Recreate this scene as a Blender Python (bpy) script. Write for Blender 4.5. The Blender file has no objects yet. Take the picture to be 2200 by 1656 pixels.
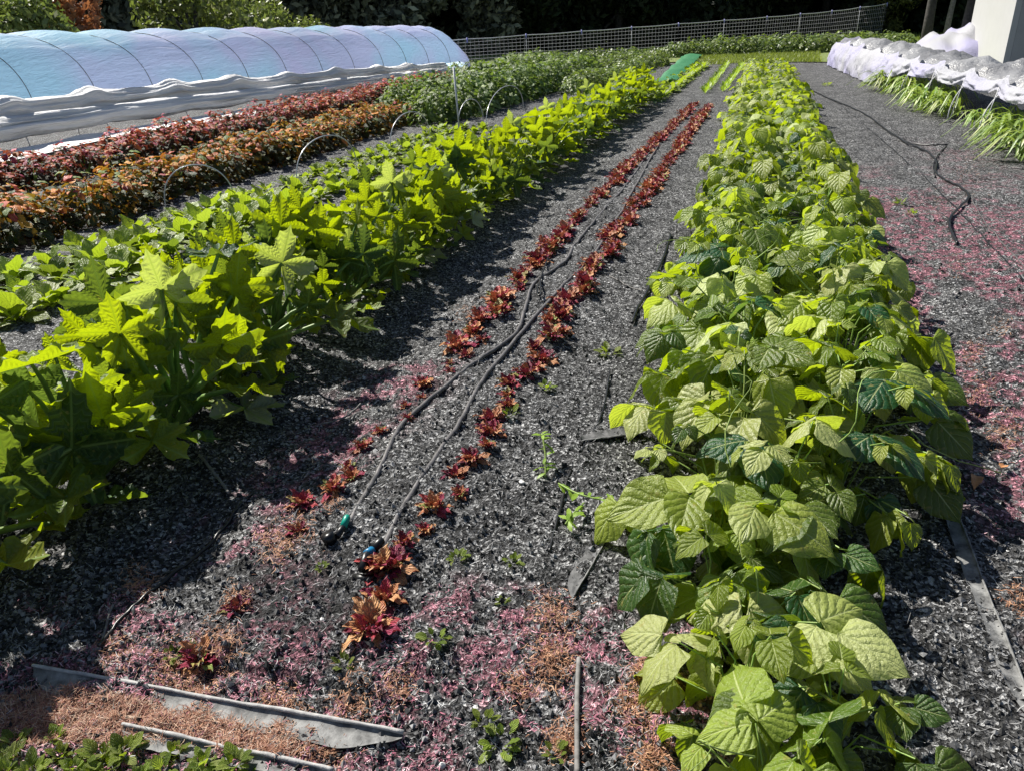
import bpy, math, random
import numpy as np
from mathutils import Vector
rad = math.radians
sc = bpy.context.scene
# ---------------------------------------------------------------- camera
FOC, PITCH, ROLL, YAW, EYE = 1650.0, rad(25.49), rad(2.2), rad(17.33), 1.6
fh = Vector((-math.sin(YAW), math.cos(YAW), 0))
FW = (fh*math.cos(PITCH) + Vector((0, 0, -math.sin(PITCH)))).normalized()
r0 = Vector((math.cos(YAW), math.sin(YAW), 0)); u0 = r0.cross(FW)
RT = r0*math.cos(ROLL) - u0*math.sin(ROLL); UP = r0*math.sin(ROLL) + u0*math.cos(ROLL)
from mathutils import Matrix
cam = bpy.data.cameras.new('camera'); camo = bpy.data.objects.new('camera', cam)
sc.collection.objects.link(camo)
camo.matrix_world = Matrix(((RT.x, UP.x, -FW.x, 0), (RT.y, UP.y, -FW.y, 0), (RT.z, UP.z, -FW.z, EYE), (0, 0, 0, 1)))
cam.sensor_width = 36; cam.lens = FOC*36/2200; cam.clip_start = .05; cam.clip_end = 600
sc.camera = camo
# ---------------------------------------------------------------- light
SUN = Vector((-.80, .42, .93)).normalized()          # towards the sun
elev = math.asin(SUN.z); azi = math.atan2(SUN.x, SUN.y)
w = bpy.data.worlds.new('World'); sc.world = w; w.use_nodes = True
nt = w.node_tree; sky = nt.nodes.new('ShaderNodeTexSky'); sky.sky_type = 'NISHITA'; sky.sun_disc = False
sky.sun_elevation = elev; sky.sun_rotation = azi
bg = nt.nodes['Background']; bg.inputs[1].default_value = .05
nt.links.new(sky.outputs[0], bg.inputs[0])
sl = bpy.data.lights.new('sun', 'SUN'); sl.energy = 5; sl.angle = rad(.5); sl.color = (1, .96, .88)
so = bpy.data.objects.new('sun', sl); sc.collection.objects.link(so)
so.rotation_euler = SUN.to_track_quat('Z', 'Y').to_euler()
sc.view_settings.view_transform = 'Standard'; sc.view_settings.look = 'None'
sc.view_settings.exposure = 0.9; sc.view_settings.gamma = 1
sc.cycles.max_bounces = 6; sc.cycles.transparent_max_bounces = 8
# ---------------------------------------------------------------- helpers
C = sc.collection
def G(x, y, z=0.0):
    "ground point seen at a photograph pixel"
    d = FW*FOC + RT*(x-1100) + UP*(828-y); t = (z-EYE)/d.z
    return Vector((t*d.x, t*d.y, z))
def h2(ix, iy, s):
    n = (ix.astype(np.int64)*374761393 + iy.astype(np.int64)*668265263 + s*1442695041) & 0x7fffffff
    n = ((n ^ (n >> 13))*1274126177) & 0x7fffffff
    return ((n ^ (n >> 16)) & 0xffff)/65535.0
def vn(x, y, s=0):
    x = np.asarray(x, float); y = np.asarray(y, float)
    ix = np.floor(x); iy = np.floor(y); fx = x-ix; fy = y-iy
    fx = fx*fx*(3-2*fx); fy = fy*fy*(3-2*fy)
    ix = ix.astype(int); iy = iy.astype(int)
    return (h2(ix, iy, s)*(1-fx)+h2(ix+1, iy, s)*fx)*(1-fy)+(h2(ix, iy+1, s)*(1-fx)+h2(ix+1, iy+1, s)*fx)*fy
def gz(x, y):
    x = np.asarray(x, float); y = np.asarray(y, float)
    z = .03*(vn(x*1.1, y*1.1, 1)-.5)+.035*(vn(x*4, y*4, 2)-.5)+.02*(vn(x*13, y*13, 3)-.5)+.020*(vn(x*27, y*27, 4)-.5)+.012*(vn(x*55, y*55, 14)-.5)
    z = z + .035*np.exp(-((x+1.16)/.38)**2)*(y > 1.3) - .03*np.exp(-((x+1.85)/.25)**2) + .02*np.exp(-((x-.25)/.5)**2)
    f = np.clip(1-(y-9)/14, .25, 1)
    return z*f
def gzf(x, y): return float(gz(x, y))
class MB:
    def __init__(s): s.V = []; s.F = []; s.U = []; s.R = []; s.n = 0; s.MI = []
    def add(s, V, F, U=None, r=0.0, mi=0):
        V = np.asarray(V, float).reshape(-1, 3); F = np.asarray(F, int)
        s.V.append(V); s.F.append(F+s.n); s.n += len(V)
        s.U.append(np.zeros((len(V), 2)) if U is None else np.asarray(U, float))
        rr = np.asarray(r, float); s.R.append(np.full(len(V), float(rr)) if rr.ndim == 0 else rr)
        s.MI.append(np.full(len(F), mi)); return s
    def inst(s, T, mats, rs, mi=0):
        "T = (V, F, U); mats (k,3,4)"
        V, F, U = T; k = len(mats); mats = np.asarray(mats, float)
        if k == 0: return
        W = np.einsum('kij,nj->kni', mats[:, :, :3], V)+mats[:, None, :, 3]
        FF = (F[None]+(np.arange(k)*len(V))[:, None, None]).reshape(-1, F.shape[1])
        s.add(W.reshape(-1, 3), FF, np.tile(U, (k, 1)), np.repeat(np.asarray(rs, float), len(V)), mi)
    def tube(s, pts, r, n=6, rv=0.0, mi=0, cap=True):
        pts = np.asarray(pts, float); m = len(pts)
        r = np.full(m, r) if np.ndim(r) == 0 else np.asarray(r, float)
        t = np.gradient(pts, axis=0); t /= np.linalg.norm(t, axis=1)[:, None]+1e-9
        ref = np.array([0, 0, 1.0]) if abs(t[:, 2]).mean() < .8 else np.array([1.0, 0, 0])
        a = np.cross(t, ref); a /= np.linalg.norm(a, axis=1)[:, None]+1e-9; b = np.cross(a, t)
        th = np.arange(n)*2*math.pi/n
        V = pts[:, None]+r[:, None, None]*(np.cos(th)[None, :, None]*a[:, None]+np.sin(th)[None, :, None]*b[:, None])
        i = np.arange(m-1)[:, None]*n; j = np.arange(n)[None]; j2 = (j+1) % n
        F = np.stack([i+j, i+j2, i+n+j2, i+n+j], -1).reshape(-1, 4)
        U = np.stack(np.broadcast_arrays(th[None]/6.283, np.arange(m)[:, None]/m), -1).reshape(-1, 2)
        V = V.reshape(-1, 3)
        if cap:
            V = np.vstack([V, pts[:1], pts[-1:]]); U = np.vstack([U, [[0, 0], [0, 1]]]); o = m*n
            q = [[o, (k+1) % n, k, k] for k in range(n)]+[[o+1, (m-1)*n+k, (m-1)*n+(k+1) % n, (m-1)*n+(k+1) % n] for k in range(n)]
            F = np.vstack([F, q])
        s.add(V, F, U, rv, mi); return s
    def box(s, x0, x1, y0, y1, z0, z1, mi=0, M=None):
        V = np.array([[x, y, z] for x in (x0, x1) for y in (y0, y1) for z in (z0, z1)], float)
        if M is not None: V = V@np.array(M)[:3, :3].T+np.array(M)[:3, 3]
        s.add(V, [[0, 1, 3, 2], [4, 6, 7, 5], [0, 4, 5, 1], [2, 3, 7, 6], [0, 2, 6, 4], [1, 5, 7, 3]], mi=mi); return s
    def mesh(s, name, mats):
        V = np.vstack(s.V); F = np.vstack(s.F); U = np.vstack(s.U); R = np.concatenate(s.R); MI = np.concatenate(s.MI)
        me = bpy.data.meshes.new(name)
        tri = F[:, 2] == F[:, 3] if F.shape[1] == 4 else np.zeros(len(F), bool)
        cnt = np.where(tri, 3, 4); keep = np.ones(F.shape, bool); keep[tri, 3] = False
        L = F[keep]; st = np.concatenate([[0], np.cumsum(cnt)[:-1]])
        me.vertices.add(len(V)); me.vertices.foreach_set('co', V.ravel().astype(np.float32))
        me.loops.add(len(L)); me.loops.foreach_set('vertex_index', L.astype(np.int32))
        me.polygons.add(len(F)); me.polygons.foreach_set('loop_start', st.astype(np.int32))
        try: me.polygons.foreach_set('loop_total', cnt.astype(np.int32))
        except Exception: pass
        uv = me.uv_layers.new(name='UVMap'); uv.data.foreach_set('uv', U[L].ravel().astype(np.float32))
        at = me.attributes.new('rnd', 'FLOAT', 'POINT'); at.data.foreach_set('value', R.astype(np.float32))
        me.polygons.foreach_set('material_index', MI.astype(np.int32))
        for m in (mats if isinstance(mats, (list, tuple)) else [mats]): me.materials.append(m)
        me.update(calc_edges=True); me.polygons.foreach_set('use_smooth', np.ones(len(F), bool)); me.validate()
        return me
    def build(s, name, mats, parent=None, smooth=True):
        me = s.mesh(name, mats)
        if not smooth: me.polygons.foreach_set('use_smooth', np.zeros(len(me.polygons), bool))
        return obj(name, me, parent)
def obj(name, me, parent=None, loc=None, rz=0, sc_=1):
    o = bpy.data.objects.new(name, me); C.objects.link(o)
    if parent: o.parent = parent
    if loc is not None: o.location = loc
    if rz: o.rotation_euler = (0, 0, rz)
    if sc_ != 1: o.scale = (sc_,)*3 if np.ndim(sc_) == 0 else sc_
    return o
def tag(o, label=None, cat=None, group=None, kind=None):
    if label: o['label'] = label
    if cat: o['category'] = cat
    if group: o['group'] = group
    if kind: o['kind'] = kind
    return o
def thing(name, parts, loc, rz, s, label, cat, group=None):
    "an Empty with mesh children; parts = [(part name, mesh)]"
    o = obj(name, None, None, loc, rz, s); tag(o, label, cat, group)
    for pn, me in parts: obj(pn, me, o)
    return o
ONES = 'first second third fourth fifth sixth seventh eighth ninth tenth eleventh twelfth thirteenth fourteenth fifteenth sixteenth seventeenth eighteenth nineteenth'.split()
TENS = {20: 'twent', 30: 'thirt', 40: 'fort', 50: 'fift', 60: 'sixt', 70: 'sevent', 80: 'eight', 90: 'ninet'}
def nth(n):
    if n < 20: return ONES[n-1]
    t, u = n//10*10, n % 10
    if t >= 100: return 'hundred and '+nth(n-100) if n > 100 else 'hundredth'
    return TENS[t]+'ieth' if u == 0 else TENS[t]+'y-'+ONES[u-1]
# ---------------------------------------------------------------- materials
def newmat(name):
    m = bpy.data.materials.new(name); m.use_nodes = True; return m, m.node_tree, m.node_tree.nodes['Principled BSDF']
def ramp(nt, src, stops, interp='LINEAR'):
    r = nt.nodes.new('ShaderNodeValToRGB'); r.color_ramp.interpolation = interp
    e = r.color_ramp.elements
    while len(e) < len(stops): e.new(.5)
    for k, (p, c) in enumerate(stops): e[k].position = p; e[k].color = (*c, 1) if len(c) == 3 else c
    nt.links.new(src, r.inputs[0]); return r.outputs[0]
def mth(nt, op, a, b=None, c=None, clamp=False):
    n = nt.nodes.new('ShaderNodeMath'); n.operation = op; n.use_clamp = clamp
    for i, v in enumerate((a, b, c)):
        if v is None: continue
        if isinstance(v, (int, float)): n.inputs[i].default_value = v
        else: nt.links.new(v, n.inputs[i])
    return n.outputs[0]
def mixc(nt, f, a, b, mode='MIX'):
    n = nt.nodes.new('ShaderNodeMix'); n.data_type = 'RGBA'; n.blend_type = mode
    for i, v in ((0, f), (6, a), (7, b)):
        if isinstance(v, (int, float)): n.inputs[i].default_value = v
        elif isinstance(v, tuple): n.inputs[i].default_value = (*v, 1)
        else: nt.links.new(v, n.inputs[i])
    return n.outputs[2]
def noise(nt, scale, detail=3, rough=.6, vec=None, dim='3D'):
    n = nt.nodes.new('ShaderNodeTexNoise'); n.inputs['Scale'].default_value = scale
    n.inputs['Detail'].default_value = detail; n.inputs['Roughness'].default_value = rough
    if vec is not None: nt.links.new(vec, n.inputs['Vector'])
    return n.outputs['Fac']
def bump(nt, hgt, strength, dist, normal=None):
    n = nt.nodes.new('ShaderNodeBump'); n.inputs['Strength'].default_value = strength; n.inputs['Distance'].default_value = dist
    nt.links.new(hgt, n.inputs['Height'])
    if normal is not None: nt.links.new(normal, n.inputs['Normal'])
    return n.outputs[0]
def objco(nt):
    return nt.nodes.new('ShaderNodeTexCoord').outputs['Object']
def leafmat(name, stops, trans, veins=None, rough=.45, tf=.4, spec=.5, vcol=(.42, .5, .2), nsc=60):
    m, nt, p = newmat(name); L = nt.links
    at = nt.nodes.new('ShaderNodeAttribute'); at.attribute_name = 'rnd'
    col = ramp(nt, at.outputs['Fac'], stops)
    oi = nt.nodes.new('ShaderNodeObjectInfo')
    hv = nt.nodes.new('ShaderNodeHueSaturation'); L.new(col, hv.inputs['Color'])
    L.new(mth(nt, 'MULTIPLY_ADD', oi.outputs['Random'], .4, .8), hv.inputs['Value'])
    L.new(mth(nt, 'MULTIPLY_ADD', oi.outputs['Random'], .02, .49), hv.inputs['Hue']); col = hv.outputs[0]
    nz = noise(nt, nsc, 3, .6, objco(nt))
    col = mixc(nt, mth(nt, 'MULTIPLY', nz, .5), col, mixc(nt, 1.0, col, (.55, .55, .55), 'MULTIPLY'))
    if veins:
        bl_ = noise(nt, 38, 2, .5, objco(nt)); col = mixc(nt, ramp(nt, bl_, [(.66, (0, 0, 0)), (.70, (.7, .7, .7))]), col, mixc(nt, .5, col, (.42, .30, .08)))
    tcol = mixc(nt, mth(nt, 'MULTIPLY', ramp(nt, at.outputs['Fac'], [(.1, (.35, .35, .35)), (.3, (1, 1, 1))]), .75), col, trans)
    hgt = nz
    if veins:
        uv = nt.nodes.new('ShaderNodeUVMap'); sx = nt.nodes.new('ShaderNodeSeparateXYZ'); L.new(uv.outputs[0], sx.inputs[0])
        U, V = sx.outputs[0], sx.outputs[1]; a = mth(nt, 'ABSOLUTE', U)
        if veins == 'pinnate':
            ph = mth(nt, 'SUBTRACT', mth(nt, 'MULTIPLY_ADD', V, 5.5, mth(nt, 'MULTIPLY', nz, .7)), mth(nt, 'MULTIPLY', mth(nt, 'POWER', a, .8), 2.6))
            pp = mth(nt, 'PINGPONG', ph, .5)                       # 0 at a vein, .5 between
            side = mth(nt, 'LESS_THAN', pp, .04); mid = mth(nt, 'LESS_THAN', a, .03)
            small = noise(nt, 75, 4, .65, objco(nt))
            hgt = mth(nt, 'ADD', mth(nt, 'MINIMUM', mth(nt, 'MULTIPLY', mth(nt, 'SINE', mth(nt, 'MULTIPLY', pp, 3.14)), .8), mth(nt, 'MULTIPLY', a, 6)), mth(nt, 'MULTIPLY', small, 1.5))
        else:
            pp = mth(nt, 'PINGPONG', U, .5)                        # U counts lobes
            wv = mth(nt, 'MULTIPLY', pp, mth(nt, 'ADD', V, .05))
            mid = mth(nt, 'LESS_THAN', wv, .016)
            q = mth(nt, 'PINGPONG', mth(nt, 'SUBTRACT', mth(nt, 'MULTIPLY', V, 6), mth(nt, 'MULTIPLY', pp, 7)), .5)
            side = mth(nt, 'LESS_THAN', q, .07)
            hgt = mth(nt, 'ADD', mth(nt, 'MINIMUM', mth(nt, 'MULTIPLY', wv, 8), mth(nt, 'MULTIPLY', q, 1.5)), mth(nt, 'MULTIPLY', nz, .4))
        vm = mth(nt, 'MAXIMUM', mth(nt, 'MULTIPLY', side, .3), mth(nt, 'MULTIPLY', mid, .65))
        col = mixc(nt, vm, col, vcol); tcol = mixc(nt, mth(nt, 'MULTIPLY', vm, .5), tcol, mixc(nt, 1.0, tcol, (.4, .5, .4), 'MULTIPLY'))
    L.new(col, p.inputs['Base Color']); p.inputs['Roughness'].default_value = rough
    p.inputs['Specular IOR Level'].default_value = spec
    b = bump(nt, hgt, .7, .006 if veins else .003); L.new(b, p.inputs['Normal'])
    t = nt.nodes.new('ShaderNodeBsdfTranslucent'); L.new(tcol, t.inputs[0]); L.new(b, t.inputs['Normal'])
    mx = nt.nodes.new('ShaderNodeMixShader'); mx.inputs[0].default_value = tf
    L.new(p.outputs[0], mx.inputs[1]); L.new(t.outputs[0], mx.inputs[2])
    L.new(mx.outputs[0], nt.nodes['Material Output'].inputs[0]); return m
def plain(name, col, rough=.7, var=.3, nsc=20, bs=.3, bd=.005, metal=0, spec=.4, col2=None):
    m, nt, p = newmat(name); co = objco(nt); nz = noise(nt, nsc, 5, .65, co)
    c2 = col2 or tuple(c*(1-var) for c in col)
    f = ramp(nt, nz, [(.35, (0, 0, 0)), (.65, (1, 1, 1))])
    nt.links.new(mixc(nt, f, tuple(col), c2), p.inputs['Base Color'])
    p.inputs['Roughness'].default_value = rough; p.inputs['Metallic'].default_value = metal; p.inputs['Specular IOR Level'].default_value = spec
    nt.links.new(bump(nt, nz, bs, bd), p.inputs['Normal']); return m
M = {}
M['bean'] = leafmat('bean_leaf', [(0, (.02, .10, .035)), (.04, (.04, .12, .025)), (.1, (.07, .13, .012)), (.5, (.19, .26, .025)), (.75, (.35, .42, .07)), (1, (.55, .60, .24))], (.52, .66, .004), 'pinnate', .36, .46, .6, (.62, .68, .3))
M['beanstem'] = leafmat('bean_stem', [(0, (.20, .32, .06)), (1, (.3, .4, .1))], (.4, .6, .05), None, .5, .15)
M['zuc'] = leafmat('zucchini_leaf', [(0, (.015, .07, .03)), (.18, (.03, .09, .03)), (.22, (.06, .10, .012)), (.5, (.15, .20, .02)), (.9, (.24, .29, .03)), (.95, (.36, .4, .33)), (1, (.42, .45, .4))], (.50, .62, .001), 'palm', .5, .5, .45, (.25, .4, .1))
M['zucstem'] = leafmat('zucchini_stalk', [(0, (.14, .25, .05)), (1, (.24, .36, .1))], (.4, .6, .05), None, .45, .2)
M['rad'] = leafmat('radicchio_leaf', [(0, (.10, .01, .03)), (.35, (.28, .025, .08)), (.6, (.50, .06, .09)), (.72, (.50, .18, .08)), (.88, (.58, .30, .14)), (1, (.26, .34, .08))], (.42, .06, .04), 'pinnate', .45, .16, .4, (.35, .12, .12))
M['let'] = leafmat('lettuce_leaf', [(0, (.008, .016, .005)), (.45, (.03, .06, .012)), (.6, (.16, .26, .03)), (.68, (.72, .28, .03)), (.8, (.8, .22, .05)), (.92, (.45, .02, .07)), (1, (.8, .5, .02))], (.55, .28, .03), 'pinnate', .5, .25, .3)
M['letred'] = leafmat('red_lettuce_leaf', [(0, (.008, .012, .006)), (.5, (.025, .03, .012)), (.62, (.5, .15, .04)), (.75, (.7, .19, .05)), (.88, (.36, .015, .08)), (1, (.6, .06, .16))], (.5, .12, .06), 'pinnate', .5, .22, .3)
M['pot'] = leafmat('potato_leaf', [(0, (.07, .13, .03)), (.6, (.15, .23, .05)), (1, (.27, .34, .09))], (.3, .45, .05), 'pinnate', .42, .3)
M['far'] = leafmat('far_bush_leaf', [(0, (.06, .1, .025)), (.6, (.13, .19, .05)), (1, (.25, .3, .10))], (.3, .42, .05), None, .45, .3)
M['bra'] = leafmat('brassica_leaf', [(0, (.11, .17, .02)), (.7, (.23, .31, .04)), (1, (.36, .41, .14))], (.48, .64, .02), 'pinnate', .4, .42)
M['lime'] = leafmat('seedling_leaf', [(0, (.2, .32, .03)), (1, (.3, .42, .05))], (.45, .65, .03), None, .5, .4)
M['onion'] = leafmat('leek_leaf', [(0, (.13, .22, .04)), (.6, (.24, .34, .08)), (1, (.5, .52, .22))], (.42, .6, .05), None, .4, .3)
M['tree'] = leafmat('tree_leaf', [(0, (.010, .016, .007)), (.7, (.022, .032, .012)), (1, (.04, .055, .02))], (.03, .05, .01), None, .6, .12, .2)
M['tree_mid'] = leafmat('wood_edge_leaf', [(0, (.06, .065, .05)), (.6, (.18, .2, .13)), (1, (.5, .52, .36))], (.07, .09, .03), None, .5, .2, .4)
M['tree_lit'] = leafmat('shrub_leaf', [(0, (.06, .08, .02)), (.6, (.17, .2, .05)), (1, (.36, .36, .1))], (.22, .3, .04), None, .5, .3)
M['tree_rust'] = leafmat('rust_leaf', [(0, (.2, .07, .03)), (1, (.4, .16, .07))], (.4, .15, .05), None, .5, .3)
M['grass'] = leafmat('grass_blade', [(0, (.12, .18, .03)), (1, (.3, .36, .07))], (.4, .5, .05), None, .5, .3)
M['straw'] = leafmat('straw_bit', [(0, (.16, .06, .04)), (.35, (.38, .17, .10)), (.7, (.6, .34, .2)), (1, (.8, .62, .45))], (.5, .3, .15), None, .6, .15)
M['pink'] = leafmat('bark_bit', [(0, (.12, .03, .055)), (.5, (.40, .12, .19)), (.8, (.60, .25, .34)), (1, (.85, .58, .62))], (.3, .12, .12), None, .6, .1)
M['chip'] = leafmat('mulch_chip', [(0, (.006, .006, .006)), (.45, (.05, .05, .051)), (.8, (.24, .24, .245)), (1, (.8, .8, .8))], (.1, .1, .1), None, .65, .02, .3)
M['wire'] = plain('hoop_wire', (.6, .6, .62), .3, .15, 50, metal=.3)
M['hose'] = plain('drip_hose', (.05, .048, .048), .45, .5, 25, .4, .002, spec=.5, col2=(.13, .12, .12))
M['hosedark'] = plain('hose_fitting', (.008, .008, .009), .35, .2)
M['teal'] = plain('teal_plastic', (.0, .28, .2), .35, .2)
M['blue'] = plain('blue_plastic', (.01, .17, .35), .35, .2)
M['post'] = plain('white_post', (.62, .62, .64), .45, .2)
M['net'] = plain('net_string', (.42, .42, .45), .6, .2)
M['cap'] = plain('blue_clip', (.25, .25, .6), .45, .2)
M['wood'] = plain('grey_wood', (.22, .21, .2), .85, .5, 30, .5, .004)
M['bark'] = plain('tree_bark', (.07, .065, .06), .9, .5, 12, .8, .02)
M['barkpale'] = plain('pale_bark', (.22, .21, .19), .9, .5, 12, .8, .02)
M['stone'] = plain('pebble', (.7, .68, .66), .6, .25, 40)
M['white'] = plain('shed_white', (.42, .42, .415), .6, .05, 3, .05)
M['grey'] = plain('shed_white_shaded', (.34, .34, .34), .7, .1, 3, .05)  # the same pale wall made darker: its shade is put into the colour
M['roof'] = plain('shed_roof', (.25, .25, .26), .5, .2)
M['pod'] = plain('dry_leaf', (.55, .25, .1), .6, .5, 50)
M['fabric'] = plain('ground_fabric', (.06, .06, .06), .7, .35, 22, .8, .006, col2=(.24, .24, .235))
M['fabric_dark'] = plain('buried_fabric', (.06, .06, .061), .7, .35, 60, .6, .004, col2=(.12, .12, .12))
M['fabric_pale'] = plain('pale_fabric', (.25, .245, .24), .75, .5, 35, .8, .005, col2=(.42, .41, .40))
def clothmat(name, col, tf, wr, ws=(1, 1, 1), rough=.55, col2=None):
    m, nt, p = newmat(name); co = objco(nt); mp = nt.nodes.new('ShaderNodeMapping'); mp.inputs['Scale'].default_value = ws
    nt.links.new(co, mp.inputs[0]); nz = noise(nt, 6, 4, .6, mp.outputs[0]); n2 = noise(nt, .45, 2, .5, co)
    c = mixc(nt, ramp(nt, n2, [(.4, (0, 0, 0)), (.6, (1, 1, 1))]), col, col2 or col)
    nt.links.new(c, p.inputs['Base Color']); p.inputs['Roughness'].default_value = rough
    b = bump(nt, nz, wr, .03); nt.links.new(b, p.inputs['Normal'])
    t = nt.nodes.new('ShaderNodeBsdfTranslucent'); nt.links.new(c, t.inputs[0]); nt.links.new(b, t.inputs['Normal'])
    mx = nt.nodes.new('ShaderNodeMixShader'); mx.inputs[0].default_value = tf
    nt.links.new(p.outputs[0], mx.inputs[1]); nt.links.new(t.outputs[0], mx.inputs[2])
    nt.links.new(mx.outputs[0], nt.nodes['Material Output'].inputs[0]); return m
M['cover'] = clothmat('tunnel_fleece', (.58, .84, .97), .66, 1.0, (3, .3, 3), col2=(.76, .76, .97))  # white fleece; the blue and lavender of skylit shade is put into its colour
M['roll'] = clothmat('gathered_fleece', (.86, .85, .84), .12, .8, (9, .7, 9))
M['insect'] = clothmat('insect_netting', (.50, .50, .54), .3, 1.0, (5, 5, 3), col2=(.46, .44, .66))
M['clear'] = clothmat('crinkled_plastic', (.24, .24, .25), .15, 1.0, (2.5, 2.5, 2.5), .25, (.42, .42, .43))
M['greennet'] = clothmat('green_netting', (.05, .24, .10), .3, .6, (3, 3, 3))
def soilmat():
    m, nt, p = newmat('soil'); L = nt.links; co = objco(nt)
    v = nt.nodes.new('ShaderNodeTexVoronoi'); v.inputs['Scale'].default_value = 95
    n1 = noise(nt, 3, 3, .6, co)
    mv = nt.nodes.new('ShaderNodeVectorMath'); mv.operation = 'ADD'
    nn = nt.nodes.new('ShaderNodeTexNoise'); nn.inputs['Scale'].default_value = 40; L.new(co, nn.inputs['Vector'])
    ms = nt.nodes.new('ShaderNodeVectorMath'); ms.operation = 'SCALE'; ms.inputs[3].default_value = .02; L.new(nn.outputs['Color'], ms.inputs[0])
    L.new(co, mv.inputs[0]); L.new(ms.outputs[0], mv.inputs[1]); L.new(mv.outputs[0], v.inputs['Vector'])
    hsep = nt.nodes.new('ShaderNodeSeparateColor'); L.new(v.outputs['Color'], hsep.inputs[0])
    grey = ramp(nt, hsep.outputs[0], [(0, (.004, .004, .004)), (.45, (.036, .036, .037)), (.78, (.13, .13, .132)), (1, (.40, .40, .40))])
    n2 = noise(nt, 220, 3, .7, co)
    grey = mixc(nt, ramp(nt, n2, [(.42, (0, 0, 0)), (.62, (1, 1, 1))]), grey, mixc(nt, 1.0, grey, (1.9, 1.9, 1.9), 'MULTIPLY'))
    grey = mixc(nt, ramp(nt, n1, [(.42, (0, 0, 0)), (.62, (.6, .6, .6))]), grey, mixc(nt, 1.0, grey, (.4, .4, .4), 'MULTIPLY'))
    at = nt.nodes.new('ShaderNodeAttribute'); at.attribute_name = 'rnd'
    pk = mixc(nt, 1.0, mixc(nt, .35, grey, (.12, .12, .12)), (2.1, .95, 1.15), 'MULTIPLY')
    n3 = noise(nt, 14, 3, .6, co)
    f = mth(nt, 'MULTIPLY', ramp(nt, n3, [(.47, (0, 0, 0)), (.53, (1, 1, 1))]), at.outputs['Fac'], clamp=True)
    uv = nt.nodes.new('ShaderNodeUVMap'); sx = nt.nodes.new('ShaderNodeSeparateXYZ'); L.new(uv.outputs[0], sx.inputs[0])
    cc = mixc(nt, f, grey, pk); L.new(mixc(nt, mth(nt, 'MULTIPLY', sx.outputs[0], .8), cc, mixc(nt, 1.0, cc, (.25, .25, .26), 'MULTIPLY')), p.inputs['Base Color'])
    p.inputs['Roughness'].default_value = .8; p.inputs['Specular IOR Level'].default_value = .25
    b1 = bump(nt, v.outputs['Distance'], .8, .02); b2 = bump(nt, n2, .7, .008, b1); L.new(b2, p.inputs['Normal']); return m
M['soil'] = soilmat()
# ---------------------------------------------------------------- ground
def pinkmask(x, y):
    x = np.asarray(x, float); y = np.asarray(y, float)
    near = np.clip((1.75+.35*(vn(x*3, y*3, 9)-.5)*2-y)/.3, 0, 1)*np.clip((.2-x)/.3, 0, 1)
    lft = np.clip(1.3*np.exp(-((x+1.58)/.2)**2), 0, 1)*(y < 3.4)*.9
    rt = np.clip((x-.75)/.3, 0, 1)*np.clip((10-y)/3, 0, 1)
    rt2 = np.exp(-((x-2.3)/.35)**2)*np.clip((12-y)/3, 0, 1)*.6
    return np.clip(np.maximum.reduce([near, lft, rt, rt2])*np.clip((vn(x*2.5, y*2.5, 7)*.45+vn(x*8, y*8, 8)*.4+vn(x*19, y*19, 18)*.25-.45)/.1, 0, 1), 0, 1)
def wet(x, y):
    return np.clip(1.4*np.exp(-((x+1.22)/.26)**2-((y-1.55)/.2)**2)*(.5+vn(x*6, y*6, 44)), 0, 1)
def axis(segs):
    out = []
    for a, b, s in segs: out += list(np.arange(a, b, s))
    return np.array(out)
gx = axis([(-160, -40, 20), (-40, -16, 3), (-16, -6, .4), (-6, -2.6, .09), (-2.6, 2.6, .022), (2.6, 4.5, .09), (4.5, 12, .5), (12, 40, 4), (40, 161, 20)])
gy = axis([(-60, -4, 8), (-4, .7, .3), (.7, 4.2, .022), (4.2, 8, .045), (8, 16, .1), (16, 30, .5), (30, 60, 5), (60, 261, 20)])
X, Y = np.meshgrid(gx, gy); Z = gz(X, Y)
Z = np.where((X < -16) | (X > 12) | (Y > 30) | (Y < .0), Z*.3, Z)
nx, ny = len(gx), len(gy); i = np.arange(ny-1)[:, None]*nx+np.arange(nx-1)[None]
b = MB(); b.add(np.stack([X, Y, Z], -1).reshape(-1, 3), np.stack([i, i+1, i+nx+1, i+nx], -1).reshape(-1, 4), np.stack([wet(X, Y), Y*0], -1).reshape(-1, 2), pinkmask(X, Y).ravel())
tag(b.build('soil_ground', M['soil']), kind='structure')
# grass strip and lawn beyond the beds
def sheet(name, poly, z, mat, kind='structure'):
    b = MB(); n = len(poly); V = [(x, y, z) for x, y in poly]; c = np.mean(V, axis=0)
    b.add(V+[tuple(c)], [[k, (k+1) % n, n, n] for k in range(n)]); o = b.build(name, mat); tag(o, kind=kind); return o
def lawnmat():
    m, nt, p = newmat('lawn'); co = objco(nt); n = noise(nt, 8, 5, .7, co); n1 = noise(nt, .6, 2, .5, co)
    c = ramp(nt, n, [(.3, (.06, .10, .02)), (.5, (.15, .22, .035)), (.75, (.26, .32, .06))])
    nt.links.new(mixc(nt, mth(nt, 'MULTIPLY', n1, .5), c, (.2, .2, .08)), p.inputs['Base Color']); p.inputs['Roughness'].default_value = .8
    nt.links.new(bump(nt, n, 1, .1), p.inputs['Normal']); return m
M['lawn'] = lawnmat()
sheet('lawn', [(-45, 34.5), (-9, 29.2), (-2.9, 29.6), (1.6, 28.2), (3.8, 27), (9, 20), (60, 20), (60, 120), (-45, 120)], .03, M['lawn'])
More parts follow.
